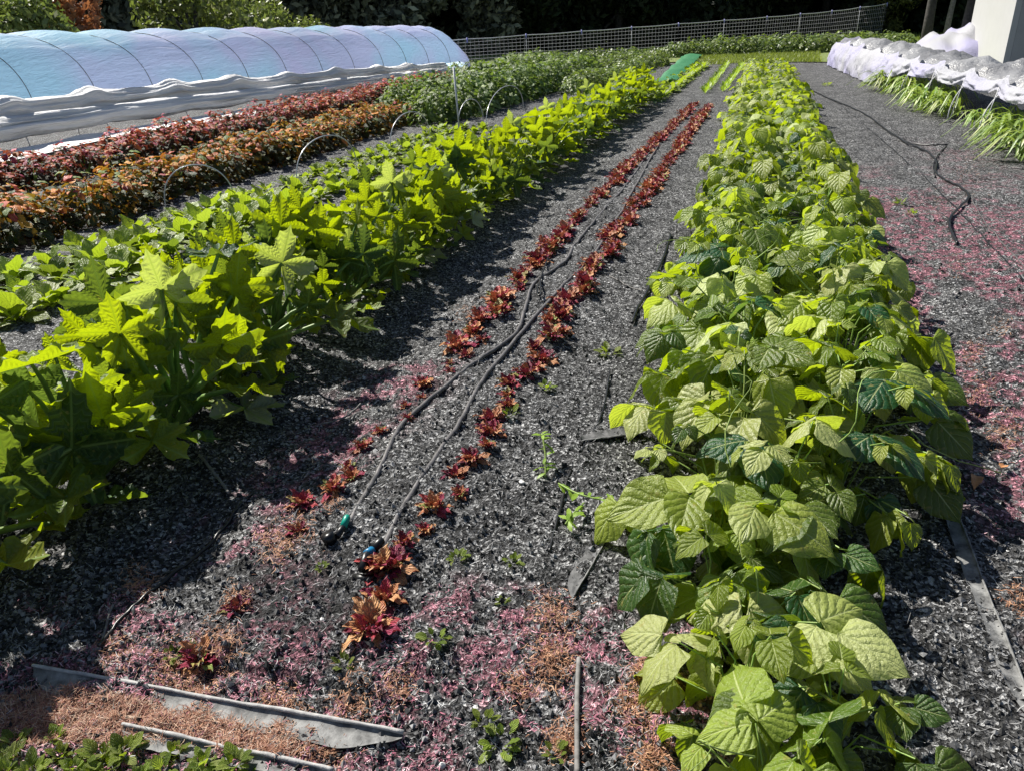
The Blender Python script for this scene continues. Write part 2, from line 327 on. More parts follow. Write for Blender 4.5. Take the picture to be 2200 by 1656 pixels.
# ---------------------------------------------------------------- mulch, straw, grass as stuff
rs = np.random.RandomState(3)
def slivers(name, xs, ys, Ln, Wd, mat, rmin=0, rmax=1, tilt=.35, z0=.002, seed=0, label=None, kind='stuff', curve=.15, rp=1.0):
    r = np.random.RandomState(seed); k = len(xs)
    th = r.uniform(0, 6.283, k); ti = r.normal(0, tilt, k); L = r.uniform(.4, 1, k)*Ln; W = r.uniform(.4, 1, k)*Wd
    d = np.stack([np.cos(th)*np.cos(ti), np.sin(th)*np.cos(ti), np.sin(ti)], 1); sd = np.stack([-np.sin(th), np.cos(th), r.normal(0, .4, k)], 1)
    cpt = np.stack([xs, ys, gz(xs, ys)+z0+np.abs(np.sin(ti))*L*.45], 1)
    bend = np.stack([-np.sin(th), np.cos(th), np.abs(r.normal(0, .5, k))], 1)*(r.normal(0, curve, k)*L)[:, None]
    P0 = cpt-d*L[:, None]/2; P1 = cpt+d*L[:, None]/2; Pm = cpt+bend
    w_ = sd*W[:, None]/2
    V = np.stack([P0-w_*.6, P0+w_*.6, Pm-w_, Pm+w_, P1-w_*.5, P1+w_*.5], 1).reshape(-1, 3)
    o = (np.arange(k)*6)[:, None]; F = np.concatenate([o+[0, 1, 3, 2], o+[2, 3, 5, 4]])
    b = MB(); b.add(V, F, None, np.repeat(rmin+(rmax-rmin)*r.uniform(0, 1, k)**rp, 6))
    ob = b.build(name, mat, smooth=False); tag(ob, label=label, cat=name.replace('_', ' '), kind=kind); return ob
def pixcloud(n, poly, seed, ypow=1.0):
    "ground points inside an outline given by its corners as seen in the photograph"
    r = np.random.RandomState(seed); P_ = np.array([G(*q)[:2] for q in poly]); lo, hi = P_.min(0), P_.max(0); out = []
    while len(out) < n:
        c = lo+(hi-lo)*r.uniform(0, 1, (n*2, 2)); ins = np.zeros(len(c), bool); j = len(P_)-1
        for i_ in range(len(P_)):
            a, b_ = P_[i_], P_[j]
            cond = ((a[1] > c[:, 1]) != (b_[1] > c[:, 1])) & (c[:, 0] < (b_[0]-a[0])*(c[:, 1]-a[1])/(b_[1]-a[1]+1e-12)+a[0]); ins ^= cond; j = i_
        out += list(c[ins])
    return np.array(out[:n])
def fan(n, y0, y1, seed, p=1.6):
    r = np.random.RandomState(seed); u = r.uniform(0, 1, n); y = y0*(y1/y0)**(u**1.0)
    x = r.uniform(-1.1, .72, n)*(y*.75+.9)-.25*y*0-.25
    return x, y
x, y = fan(58000, .85, 9, 5); k = wet(x, y)*.85 < rs.uniform(0, 1, len(x)); x, y = x[k], y[k]; slivers('mulch_chips', x, y, .015, .0023, M['chip'], 0, 1, seed=1, tilt=.5, curve=.3, label='fine grey wood mulch and compost bits all over the soil', rp=1.25)
x, y = fan(16000, .85, 6, 6); slivers('pale_mulch_slivers', x, y, .04, .0018, M['chip'], .6, 1, seed=2, label='longer pale wood slivers scattered over the dark soil', rp=1)
x, y = fan(115000, .85, 10, 7); k = pinkmask(x, y)*(1-wet(x, y)*.7) > rs.uniform(.15, 1.1, len(x)); slivers('bark_mulch', x[k], y[k], .022, .003, M['pink'], 0, 1, seed=3, label='reddish brown bark and root bits in patches on the soil')
# soil crumbs: little faceted lumps
x, y = fan(42000, .85, 7, 77); rc = np.random.RandomState(78); kk = len(x); sz = .0025+.0075*rc.uniform(0, 1, kk)**3
OC = np.array([[1, 0, 0], [-1, 0, 0], [0, 1, 0], [0, -1, 0], [0, 0, 1], [0, 0, -1.]]); OF = np.array([[0, 2, 4, 4], [2, 1, 4, 4], [1, 3, 4, 4], [3, 0, 4, 4], [2, 0, 5, 5], [1, 2, 5, 5], [3, 1, 5, 5], [0, 3, 5, 5]])
V = OC[None]*sz[:, None, None]*rc.uniform(.6, 1.4, (kk, 6, 1))+rc.normal(0, .25, (kk, 6, 3))*sz[:, None, None]
V += np.stack([x, y, gz(x, y)+sz*.5], 1)[:, None]
b = MB(); b.add(V.reshape(-1, 3), (OF[None]+(np.arange(kk)*6)[:, None, None]).reshape(-1, 4), None, np.repeat(rc.uniform(0, .82, kk), 6))
tag(b.build('soil_crumbs', M['chip'], smooth=False), label='dark crumbly lumps of compost over the beds', cat='soil', kind='stuff')
q = pixcloud(9000, [(-150, 1520), (60, 1465), (250, 1500), (420, 1530), (640, 1570), (640, 1640), (300, 1600), (-150, 1600)], 8)
slivers('straw_mulch', q[:, 0], q[:, 1], .05, .0022, M['straw'], .1, 1, seed=4, label='orange brown straw litter along the folded fabric strip', tilt=.3)
allq = []
for (cx, cy, rr, n) in [(640, 1150, 45, 260), (595, 1185, 40, 300), (300, 1250, 50, 300), (1190, 1330, 60, 400), (1185, 1430, 50, 600), (1215, 1590, 45, 400), (690, 1600, 60, 500), (380, 1440, 60, 400), (1390, 1450, 40, 300), (470, 1400, 50, 400), (510, 1300, 30, 200), (2080, 380, 40, 250), (2160, 930, 50, 300), (2100, 840, 40, 200), (2090, 760, 30, 150), (2190, 1290, 40, 200), (250, 1400, 50, 300), (420, 1500, 60, 500), (600, 1520, 60, 400), (760, 1500, 50, 300), (860, 1480, 40, 200), (1370, 1520, 50, 400), (1400, 1630, 50, 400), (720, 1105, 25, 120), (2010, 440, 30, 120), (2060, 575, 30, 120), (2150, 700, 30, 120), (1110, 1480, 40, 200), (1000, 680, 30, 150)]:
    g = np.array(G(cx, cy))[:2]; g2 = np.array(G(cx+rr, cy))[:2]; g3 = np.array(G(cx, cy-rr))[:2]
    t = rs.normal(0, .5, (n, 2)); allq.append(g+t[:, :1]*(g2-g)+t[:, 1:]*(g3-g))
q = np.vstack(allq); slivers('rust_mulch', q[:, 0], q[:, 1], .03, .003, M['straw'], 0, .7, seed=5, label='small rust coloured tufts of dry root litter on the soil')
# grass blades on the far strip
def blades(name, xs, ys, H_, W_, mat, seed, label, rmin=0, rmax=1):
    r = np.random.RandomState(seed); k = len(xs); th = r.uniform(0, 6.283, k); ln = r.uniform(0, .6, k)*H_
    H = r.uniform(.4, 1, k)*H_
    base = np.stack([xs, ys, np.full(k, .02)], 1); s = np.stack([-np.sin(th), np.cos(th), np.zeros(k)], 1)*W_/2
    tip = base+np.stack([np.cos(th)*ln, np.sin(th)*ln, H], 1)
    V = np.stack([base-s, base+s, tip], 1).reshape(-1, 3); o = (np.arange(k)*3)[:, None]
    b = MB(); b.add(V, o+[0, 1, 2, 2], None, np.repeat(r.uniform(rmin, rmax, k), 3)); ob = b.build(name, mat)
    tag(ob, label=label, cat='grass', kind='stuff'); return ob
q = pixcloud(9000, [(1480, 142), (1500, 124), (1760, 116), (1765, 136), (1640, 134), (1560, 140)], 11); blades('grass_strip', q[:, 0], q[:, 1], .14, .03, M['grass'], 12, 'sunlit grass strip at the far end of the beds')
q = pixcloud(7000, [(1890, 100), (1890, 60), (2110, 45), (2110, 112)], 13); blades('lawn_grass', q[:, 0], q[:, 1], .3, .06, M['grass'], 14, 'rough lawn grass between the tree trunks')
# ---------------------------------------------------------------- leaf templates
def leaf_t(nu, nv, wfun, L=1.0, W=.8, fold=.15, droop=.25, ruffle=0.0, rf=6, quilt=0.0, stalk=0):
    t = np.linspace(0, 1, nv+1); s = np.linspace(-1, 1, nu+1); T, S = np.meshgrid(t, s, indexing='ij')
    wv = wfun(T)*W/2; x = S*wv; y = T*L
    if stalk: y = y - .10*L*(np.abs(S)**2)*(T < .25)*np.sin(np.clip(T/.25, 0, 1)*math.pi)
    z = fold*np.abs(x)-droop*T**2*L*.5-.12*np.abs(S)**3*W*.3+ruffle*np.sin(T*rf*6.283+S*2)*np.abs(S)**2
    if quilt: z += quilt*np.abs(np.sin((T*5.5+.35-np.abs(S)**.8*2.6)*math.pi))*np.minimum(1, np.abs(S)*5)*np.clip(1.15-T, 0, 1)
    V = np.stack([x, y, z], -1).reshape(-1, 3); i = np.arange(nv)[:, None]*(nu+1)+np.arange(nu)[None]
    return V, np.stack([i, i+1, i+nu+2, i+nu+1], -1).reshape(-1, 4), np.stack([S, T], -1).reshape(-1, 2)
ovate = lambda T: np.sin(np.clip(T, 0, 1)**.62*math.pi)**.75*(1-.12*T)+1e-3
bw = lambda T: (np.sin(np.clip(T, 0, 1)**.60*math.pi)**.55)*(1-.62*np.clip((T-.6)/.4, 0, 1)**1.1+.0)+1e-3
spoon = lambda T: .12+.95*np.sin(np.clip((T-.25)/.75, 0, 1)**.8*math.pi)**.6*(T > .25)
oval = lambda T: np.sin(np.clip(T, 0, 1)*math.pi)**.6+.02
def frame(p, d, n, s=1.0, sx=None):
    d = np.asarray(d, float); d = d/np.linalg.norm(d); n = np.asarray(n, float); n = n-d*n.dot(d); n = n/(np.linalg.norm(n)+1e-9); x = np.cross(d, n)
    return np.column_stack([x*(sx or s), d*s, n*s, p])
def tri_leaf(b, T, ctr, az, pit, size, r, R, up=(0, 0, 1)):
    "three leaflets at the end of a petiole"
    for da, k in ((0, 1.0), (1.45, .9), (-1.45, .9)):
        a = az+da+R.uniform(-.25, .25); pt = pit+R.uniform(-.25, .25)
        d = np.array([math.cos(a)*math.cos(pt), math.sin(a)*math.cos(pt), math.sin(pt)])
        n = np.array([R.uniform(-.6, .6), R.uniform(-.6, .6), 1.0])+np.array([math.cos(a), math.sin(a), 0])*.4
        s = size*k*R.uniform(.85, 1.12); off = np.array([math.cos(az), math.sin(az), 0])*(.03*size/.12 if da == 0 else 0)
        b[T].append((frame(ctr+off+d*.01, d, n, s), min(1, max(0, r+R.uniform(-.12, .12)))))
def bean_mesh(seed, lod, low=False):
    R = random.Random(seed); bins = {0: [], 1: [], 2: []}; st = MB(); nh = 11 if low else 19 if lod == 0 else 16 if lod == 1 else 13
    for k in range(nh):
        az = k*2.4+R.uniform(-.5, .5); q = math.sqrt((k+.5)/nh); rr = .30*q*R.uniform(.8, 1.15)
        z = (.36-.24*q**2.0)+R.uniform(-.05, .07)
        if low: z *= .9; rr *= .85
        p = np.array([math.cos(az)*rr, math.sin(az)*rr, max(.09, z)])
        mid = np.array([p[0]*.35, p[1]*.35, p[2]*.75])
        st.tube([[0, 0, 0], mid*.6, mid+[0, 0, .02], p], [.004, .0033, .0028, .0022], 5 if lod == 0 else 3, R.random(), cap=False)
        tri_leaf(bins, k % 3, p, az+R.uniform(-.6, .6), R.uniform(-.95, -.1)-(.35 if q > .75 else 0), R.choice([.06, .09, .11, .13, .155])*R.uniform(.9, 1.1)*(1.22 if low else 1), R.random(), R)
    b = MB(); res = [(10, 12), (6, 7), (4, 4)][lod]
    for k in range(3):
        T = leaf_t(*res, bw, 1, .84+.04*k, [.25, -.15, .1][k], [.35, .6, .1][k], .03, 2, .02 if lod < 2 else 0, stalk=1)
        b.inst(T, [m for m, _ in bins[k]], [r for _, r in bins[k]])
    if lod == 0 and seed % 3 == 0:                   # climbing tendrils
        for k in range(1):
            a = R.uniform(0, 6.28); t = np.linspace(0, 1, 12)
            pts = np.stack([math.cos(a)*(.1+.25*t)+.03*np.sin(t*9), math.sin(a)*(.1+.25*t)+.03*np.cos(t*7), .35+.22*np.sin(t*2.2)], 1); st.tube(pts, np.linspace(.0025, .001, 12), 4, .8, cap=False)
    return b.mesh('foliage', M['bean']), st.mesh('stem', M['beanstem'])
def palm_t(seed, nr=6, nth_=56, lobes=5, R0=.5):
    R = random.Random(seed); th = np.linspace(-math.pi, math.pi, nth_+1)
    def rad_(a):
        l = 1-2*np.abs(((a*lobes*.94/6.283+.5) % 1)-.5); l = l**.9; base = .44+.56*l-.06*np.abs(a)/math.pi*1.0
        base *= np.where(np.abs(a) > 2.75, np.clip((math.pi-np.abs(a))/.39, .12, 1), 1)
        return base*(1+.11*(2*np.abs(((a*4.3+5) % 1)-.5)-.5)*1.6)*(1+.05*np.sin(a*3+seed))
    rr = rad_(th)*R0; f = np.linspace(0, 1, nr+1)[1:]; TH, FR = np.meshgrid(th, f)
    RR = FR*rr[None]; x = RR*np.sin(TH); y = RR*np.cos(TH)
    z = .38*RR**1.5+.05*np.cos(TH*lobes*.94)*FR*-1+.045*FR**2*np.sin(TH*7+seed)-.30*np.clip(y, 0, 1)**2+.02*np.sin(TH*15+seed*2)*FR**3
    V = np.vstack([[[0, 0, 0]], np.stack([x, y, z], -1).reshape(-1, 3)]); n = nth_+1
    U = np.vstack([[[0, 0]], np.stack([TH*lobes*.94/6.283, FR], -1).reshape(-1, 2)])
    F = [[0, 1+k, 2+k, 2+k] for k in range(nth_)]
    i = 1+np.arange(nr-1)[:, None]*n+np.arange(nth_)[None]
    return V, np.vstack([F, np.stack([i, i+n, i+n+1, i+1], -1).reshape(-1, 4)]), U
def zuc_mesh(seed, lod, nl=33):
    R = random.Random(seed); bins = [[], [], []]; st = MB()
    for k in range(nl):
        q = (k+.5)/nl; az = k*2.4+R.uniform(-.4, .4); tilt = .12+1.25*q+R.uniform(-.1, .15); ln = R.uniform(.38, .60)*(1.0-.25*q)
        d = np.array([math.cos(az)*math.sin(tilt), math.sin(az)*math.sin(tilt), math.cos(tilt)]); p = d*ln+np.array([0, R.uniform(-.18, .18), .03])
        o = np.array([0, p[1]*.3, .02]); st.tube([o, o*.6+p*.35+[0, 0, .05], p*.8+[0, 0, .03], p], [.013, .011, .009, .006], 7 if lod == 0 else 4, R.random(), cap=False)
        hx = np.array([math.cos(az), math.sin(az), 0])
        up = R.random()
        if q < .7 and up < .72: dd = hx*.35+np.array([R.uniform(-.3, .3), R.uniform(-.3, .3), 1.4]); n = np.array([.45, -.75, .15])+np.array([R.uniform(-.5, .5), R.uniform(-.4, .4), 0])
        else: dd = hx+np.array([0, 0, R.uniform(-.5, .35)]); n = np.array([R.uniform(-.35, .35), R.uniform(-.35, .35), 1.0])
        bins[k % 3].append((frame(p, dd, n, R.choice([.18, .22, .26, .30, .35])*R.uniform(.9, 1.1)), R.uniform(0, 1)))
    b = MB()
    for k in range(3):
        T = palm_t(k+1, 6 if lod == 0 else 3, 78 if lod == 0 else 32); b.inst(T, [m for m, _ in bins[k]], [r for _, r in bins[k]])
    return b.mesh('foliage', M['zuc']), st.mesh('stalks', M['zucstem'])
def rosette_mesh(seed, nl, Lr, W, wf, mat, tilt=(.15, 1.1), res=(4, 6), fold=.3, droop=.5, ruffle=.04, rfun=None, name='foliage', hump=0):
    R = random.Random(seed); ms = []; rs_ = []
    for k in range(nl):
        q = (k+.5)/nl; az = k*2.4+R.uniform(-.4, .4); ti = tilt[0]+(tilt[1]-tilt[0])*q+R.uniform(-.12, .12)
        d = np.array([math.cos(az)*math.sin(ti), math.sin(az)*math.sin(ti), math.cos(ti)]); n = np.array([-math.cos(az)*math.cos(ti), -math.sin(az)*math.cos(ti), math.sin(ti)])+np.array([R.uniform(-.4, .4), R.uniform(-.4, .4), 0])
        p = np.array([math.cos(az), math.sin(az), 0])*.012+np.array([0, 0, hump*(1-q)])
        ms.append(frame(p, d, n, R.uniform(*Lr))); rs_.append(rfun(R, q) if rfun else R.random())
    b = MB(); h = len(ms)//2
    b.inst(leaf_t(*res, wf, 1, W, fold, droop, ruffle, 3), ms[:h], rs_[:h]); b.inst(leaf_t(*res, wf, 1, W*.85, fold*.5, droop*1.3, ruffle, 2), ms[h:], rs_[h:])
    return b.mesh(name, mat)
def bush_mesh(seed, nl, rx, hz, L, W, wf, mat, res=(2, 3), stems=8, stemmat=None, topc=None, wild=.5, fill=.55):
    "dome of leaves on many stems"
    R = random.Random(seed); ms = []; rs_ = []; st = MB()
    for k in range(nl):
        while True:
            x, y, z = R.uniform(-1, 1), R.uniform(-1, 1), R.uniform(0, 1); rr = x*x+y*y+z*z
            if rr < 1 and (rr > fill or R.random() < .25): break
        lump = 1+.18*math.sin(x*5+seed)*math.cos(y*5+seed*2)
        p = np.array([x*rx, y*rx, z*hz])*lump; az = math.atan2(y, x)+R.uniform(-1, 1); pt = R.uniform(-.7, .5)
        d = [math.cos(az)*math.cos(pt), math.sin(az)*math.cos(pt), math.sin(pt)]; n = np.array([x*.6+R.uniform(-wild, wild), y*.6+R.uniform(-wild, wild), .3+z])
        ms.append(frame(p, d, n, L*R.uniform(.6, 1.2))); rs_.append(topc(R, z, rr) if topc else R.random())
    for k in range(stems):
        a = R.uniform(0, 6.28); q = R.uniform(.2, .8); st.tube([[0, 0, 0], [math.cos(a)*rx*q*.5, math.sin(a)*rx*q*.5, hz*.5], [math.cos(a)*rx*q, math.sin(a)*rx*q, hz*.85]], [.009, .006, .003], 4, .3, cap=False)
    b = MB(); b.inst(leaf_t(*res, wf, 1, W, .2, .5, .04, 2), ms, rs_)
    return b.mesh('foliage', mat), st.mesh('stem', stemmat or M['beanstem'])
# ---------------------------------------------------------------- bean row
RB = random.Random(77)
BN = [bean_mesh(k, 0) for k in range(6)]; BX = [bean_mesh(10+k, 0, True) for k in range(6)]; BM = [bean_mesh(20+k, 1) for k in range(5)]; BF = [bean_mesh(40+k, 2) for k in range(4)]
spots = []
for side, xc in ((0, -.02), (1, .47)):
    y = 1.75 if side == 0 else 1.62; k = 0
    while y < 24.5: k += 1; spots.append((side, k, xc+RB.uniform(-.05, .05), y)); y += RB.uniform(.24, .33)
for side, k, x, y in spots:
    T = BX if y < 2.1 else BN if y < 4.6 else BM if y < 9 else BF
    s = RB.uniform(.9, 1.12)*(1 if y < 16 else .85)
    x -= (.33*min(1, max(0, (2.6-y)/.8))+.05*(y < 4)) if side else 0
    if y < 2.0: s *= .95
    if side == 0 and 1.9 < y < 3.4: x += .08
    if 2.2 < y <= 3.2: s *= 1.15
    if y > 3 and side == 1: x += .05*min(1, (y-3)/3)
    if y > 3.2: s *= 1.16
    f, st = T[RB.randrange(len(T))]
    lab = f"{nth(k)} bush bean plant from the near end, {'left' if side == 0 else 'right'} line of the bean bed"
    thing('bean_plant', [('foliage', f), ('stem', st)], (x, y, gzf(x, y)-.01), RB.uniform(0, 6.28), s, lab, 'bean plant', 'bush bean plants in the long bed')
for (x, y, s, lab) in [(.15, 1.15, .84, 'nearest broad leafed bean plant at the bottom edge of the picture'), (.10, 1.42, .85, 'bean plant just behind the nearest one, with pale round leaves'), (.30, 1.38, .78, 'shaded bean plant at the right front corner of the bean bed')]:
    f, st = BX[RB.randrange(6)]; thing('bean_plant', [('foliage', f), ('stem', st)], (x, y, gzf(x, y)-.01), RB.uniform(0, 6.28), s, lab, 'bean plant', 'bush bean plants in the long bed')
t = [G(1945, 912, .3), G(1985, 955, .2), G(2060, 990, .1), G(2100, 1000, .05), G(2150, 1015, .02)]
b = MB(); b.tube([tuple(v) for v in t], .0022, 5, .9); tag(b.build('bean_tendril', M['beanstem']), 'long pale bean tendril trailing from the right side of the bean bed', 'tendril')
# ---------------------------------------------------------------- zucchini row
RZ = random.Random(5); ZN = [zuc_mesh(k+3, 0) for k in range(5)]; ZF = [zuc_mesh(30+k, 1, 30) for k in range(4)]
y = 1.44; k = 0
while y < 17.0:
    k += 1; T = ZN if y < 7 else ZF; f, st = T[k % len(T)]; x = -2.40+RZ.uniform(-.06, .06)+.16*max(0, (y-8)/9)
    thing('zucchini_plant', [('foliage', f), ('stalks', st)], (x, y, gzf(x, y)), RZ.uniform(-.5, .5), RZ.uniform(.9, 1.1)*(1 if y > 4 else 1.12),
          f'{nth(k)} zucchini plant from the near end, in the tall row of lobed leaves', 'zucchini plant', 'zucchini plants in the tall row')
    y += RZ.uniform(.44, .58)
# ---------------------------------------------------------------- radicchio rows
def radr(R, q):
    v = R.random()
    return R.uniform(.0, .35) if v < .28 else R.uniform(.35, .62) if v < .52 else R.uniform(.7, .9) if v < .94 else R.uniform(.95, 1)
RN = [rosette_mesh(60+k, 22, (.04, .085), .5, spoon, M['rad'], (.0, 1.3), (6, 10), .35, .7, .12, radr) for k in range(6)]
RR_ = random.Random(9)
for side, xc in ((0, -1.37), (1, -.95)):
    y = 1.86 if side == 0 else 1.62; k = 0
    while y < 15.6:
        k += 1
        if side == 0 and (k in (3, 4, 5)): pass
        x = xc+RR_.uniform(-.06, .06)+(.06*side*0)+.14*max(0, (y-6)/9)*(2 if side == 0 else 1)
        s = RR_.choice([.5, .6, .75, .85, 1.0])*(.75 if y < 3.5 and side == 0 else 1 if y < 3 else 1.3)
        o = obj('radicchio_plant', RN[RR_.randrange(6)], None, (x, y, gzf(x, y)), RR_.uniform(0, 6.28), s)
        tag(o, f"{nth(k)} dark red radicchio plant from the near end of the {'left' if side == 0 else 'right'} drip line", 'radicchio', 'young radicchio plants along the drip lines')
        y += RR_.uniform(.08, .11)*(1+.25*(y < 4))
for px, py, s, lab in [(800, 1370, 1.15, 'large red radicchio standing alone in front of the hose ends'), (845, 1245, 1.0, 'red radicchio right beside the black hose fitting'), (430, 1420, .9, 'brown and green radicchio above the folded fabric strip'), (510, 1320, .6, 'tiny orange and red seedling on open soil left of the big radicchio')]:
    g = G(px, py); o = obj('radicchio_plant', RN[RR_.randrange(6)], None, (g.x, g.y, gzf(g.x, g.y)), RR_.uniform(0, 6), s); tag(o, lab, 'radicchio')
# ---------------------------------------------------------------- lettuce beds
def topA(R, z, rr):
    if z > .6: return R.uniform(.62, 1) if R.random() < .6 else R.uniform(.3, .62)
    return R.uniform(0, .5) if R.random() < .93 else R.uniform(.6, .8)  # lower leaves mostly near black: shade beneath the tops put into leaf colour
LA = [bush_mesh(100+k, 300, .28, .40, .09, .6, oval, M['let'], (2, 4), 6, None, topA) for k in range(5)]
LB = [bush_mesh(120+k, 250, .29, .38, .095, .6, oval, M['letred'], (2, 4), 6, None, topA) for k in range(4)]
RL = random.Random(31)
for nm, x0, y0, y1, T, w_, lab, cat in (('leaf_lettuce', -6.15, 3.6, 13.2, LA, .23, 'lettuce with orange and yellow tops', 'nearer'), ('red_lettuce', -8.25, 5.0, 20.5, LB, .24, 'dark lettuce with rusty red tops', 'farther')):
    for side in (0, 1):
        y = y0+side*.15; k = 0
        while y < y1:
            k += 1; x = x0+(side*2-1)*w_+RL.uniform(-.04, .04); f, st = T[RL.randrange(len(T))]
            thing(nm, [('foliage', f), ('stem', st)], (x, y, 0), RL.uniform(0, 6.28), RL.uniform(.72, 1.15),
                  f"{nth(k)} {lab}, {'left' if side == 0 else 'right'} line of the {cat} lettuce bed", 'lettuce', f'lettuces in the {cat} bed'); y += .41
# low brassica row
BRM = [rosette_mesh(150+k, 13, (.13, .21), .62, spoon, M['bra'], (.1, 1.15), (4, 6), .25, .7, .06) for k in range(5)]
for side, xc in ((0, -5.0), (1, -4.65), (2, -4.3)):
    y = 3.2; k = 0
    while y < 12.5:
        k += 1; x = xc+RL.uniform(-.06, .06)+.02*(y-4); s = RL.uniform(.85, 1.25) if y < 6.8 else RL.uniform(.55, .95)
        o = obj('young_brassica', BRM[RL.randrange(5)], None, (x, y, 0), RL.uniform(0, 6.28), s)
        tag(o, f"{nth(k)} bright green young brassica from the near end, {('left', 'middle', 'right')[side]} line under wire hoops", 'brassica', 'young brassicas behind the zucchini'); y += RL.uniform(.26, .36)
# potatoes and far beds
PT = [bush_mesh(170+k, 420, .38, .55, .085, .7, oval, M['pot'], (2, 3), 8, None, None, .6) for k in range(5)]
PF = [bush_mesh(190+k, 240, .45, .5, .12, .7, oval, M['far'], (1, 2), 6, None, None, .7) for k in range(4)]
def bed(name, lab, cat, group, T, x0, y0, x1, y1, step, jit, smin, smax, seed):
    R = random.Random(seed); L = math.hypot(x1-x0, y1-y0); n = int(L/step)
    for k in range(n+1):
        f = k/max(1, n); x = x0+(x1-x0)*f+R.uniform(-jit, jit); y = y0+(y1-y0)*f+R.uniform(-jit, jit); m_ = T[R.randrange(len(T))]
        lb = lab.format(nth(k+1)); s = R.uniform(smin, smax); rz = R.uniform(0, 6.28)
        if isinstance(m_, tuple): thing(name, [('foliage', m_[0]), ('stem', m_[1])], (x, y, 0), rz, s, lb, cat, group)
        else: tag(obj(name, m_, None, (x, y, 0), rz, s), lb, cat, group)
bed('potato_plant', '{} potato plant from the white marker post, nearer row', 'potato plant', 'potato plants, nearer row', PT, -5.35, 13.0, -4.6, 23, .5, .08, 1.05, 1.35, 1)
bed('potato_plant', '{} potato plant beyond the orange topped lettuce, middle row', 'potato plant', 'potato plants, middle row', PT, -6.3, 13.6, -5.7, 24, .5, .08, 1.1, 1.45, 2)
bed('potato_plant', '{} potato plant beyond the dark red lettuce, row nearest the tunnel end', 'potato plant', 'potato plants, far row', PT, -7.7, 21, -7.3, 27, .6, .1, .8, 1.1, 3)
bed('leafy_bush', '{} low leafy bush from the left, in the bed behind the zucchini', 'bush', 'bushes behind the zucchini row', PF, -3.9, 18.5, -3.3, 28.5, .55, .1, .7, .95, 4)
bed('leafy_bush', '{} pale leafy bush from the near end, bed right of the potatoes', 'bush', 'bushes right of the potatoes', PF, -4.9, 24, -4.2, 30, .6, .15, .7, .95, 5)
bed('leafy_bush', '{} leafy bush from the left, bed along the foot of the net fence', 'bush', 'bushes at the net fence', PF, -8.5, 28.5, -2.4, 33.6, .6, .12, .8, 1.05, 6)
bed('hedge_bush', '{} bush from the left in the front line of the far green bed', 'bush', 'front bushes of the far bed', PF, -2.9, 33.2, 5.2, 34.8, .5, .1, 1.15, 1.4, 7)
bed('hedge_bush', '{} bush from the left in the back line of the far green bed', 'bush', 'back bushes of the far bed', PF, -2.6, 34.6, 5.4, 36.2, .55, .1, 1.2, 1.5, 8)
bed('small_brassica', '{} small leafy plant from the near end, row beside the green netting', 'brassica', 'small plants beside the green netting', BRM, -1.88, 16.6, -1.62, 27, .3, .04, .9, 1.25, 9)
bed('small_brassica', '{} small leafy plant in the second line beside the green netting', 'brassica', 'small plants in the second line', BRM, -2.12, 17.2, -1.8, 27, .34, .04, .9, 1.2, 10)
SM = [rosette_mesh(210+k, 10, (.10, .17), .22, spoon, M['lime'], (.05, .9), (2, 4), .2, .4, 0) for k in range(3)]
bed('seedling', '{} lime green seedling from the near end of the left short row', 'seedling', 'lime green seedlings, left row', SM, -1.03, 18, -.95, 27.6, .22, .03, .9, 1.3, 11)
bed('seedling', '{} lime green seedling from the near end of the right short row', 'seedling', 'lime green seedlings, right row', SM, -.68, 18.4, -.48, 27.6, .22, .03, .9, 1.3, 12)
# green netting lying in the bed
P4 = [G(1403, 190), G(1455, 186), G(1507, 126), G(1470, 126)]
b = MB(); n = 24; V = []; 
for i_ in range(n+1):
    for j_ in range(7):
        f, g = i_/n, j_/6; a = P4[0].lerp(P4[3], f); c = P4[1].lerp(P4[2], f); q_ = a.lerp(c, g); V.append((q_.x, q_.y, .10+.05*math.sin(g*math.pi)**.7+.05*float(vn(i_*.7, j_*.9, 3))+.03*math.sin(i_*1.3)))
i = np.arange(n)[:, None]*7+np.arange(6)[None]; b.add(V, np.stack([i, i+1, i+8, i+7], -1).reshape(-1, 4)); tag(b.build('green_netting', M['greennet']), 'bright green netting draped over low plants at the far end', 'netting')
# leeks and strappy plants on the right
def leek_mesh(seed, n=55):
    R = random.Random(seed); b = MB()
    for k in range(n):
        az = R.uniform(0, 6.28) if R.random() < .4 else R.uniform(2.6, 4.6); L = R.uniform(.35, .65); o = np.array([R.uniform(-.12, .12), R.uniform(-.3, .3), 0]); t = np.linspace(0, 1, 9)
        out = t**1.3*L*.85; z = .5*L*np.sin(np.clip(t*1.25, 0, 1.2)*2.4)*1.2*R.uniform(.6, 1); z = np.maximum(z, .01+.02*t)
        c = o+np.stack([math.cos(az)*out, math.sin(az)*out, z], 1); s = np.array([-math.sin(az), math.cos(az), .2]); w_ = (.013*np.sin(np.clip(t*.9+.12, 0, 1)*math.pi)**.5+.001)[:, None]
        V = np.stack([c-s*w_, c+np.array([0, 0, -.004]), c+s*w_], 1).reshape(-1, 3); i = np.arange(8)[:, None]*3+np.arange(2)[None]
        b.add(V, np.stack([i, i+1, i+4, i+3], -1).reshape(-1, 4), None, R.random())
    return b.mesh('leek_foliage', M['onion'])
LK = [leek_mesh(k) for k in range(4)]
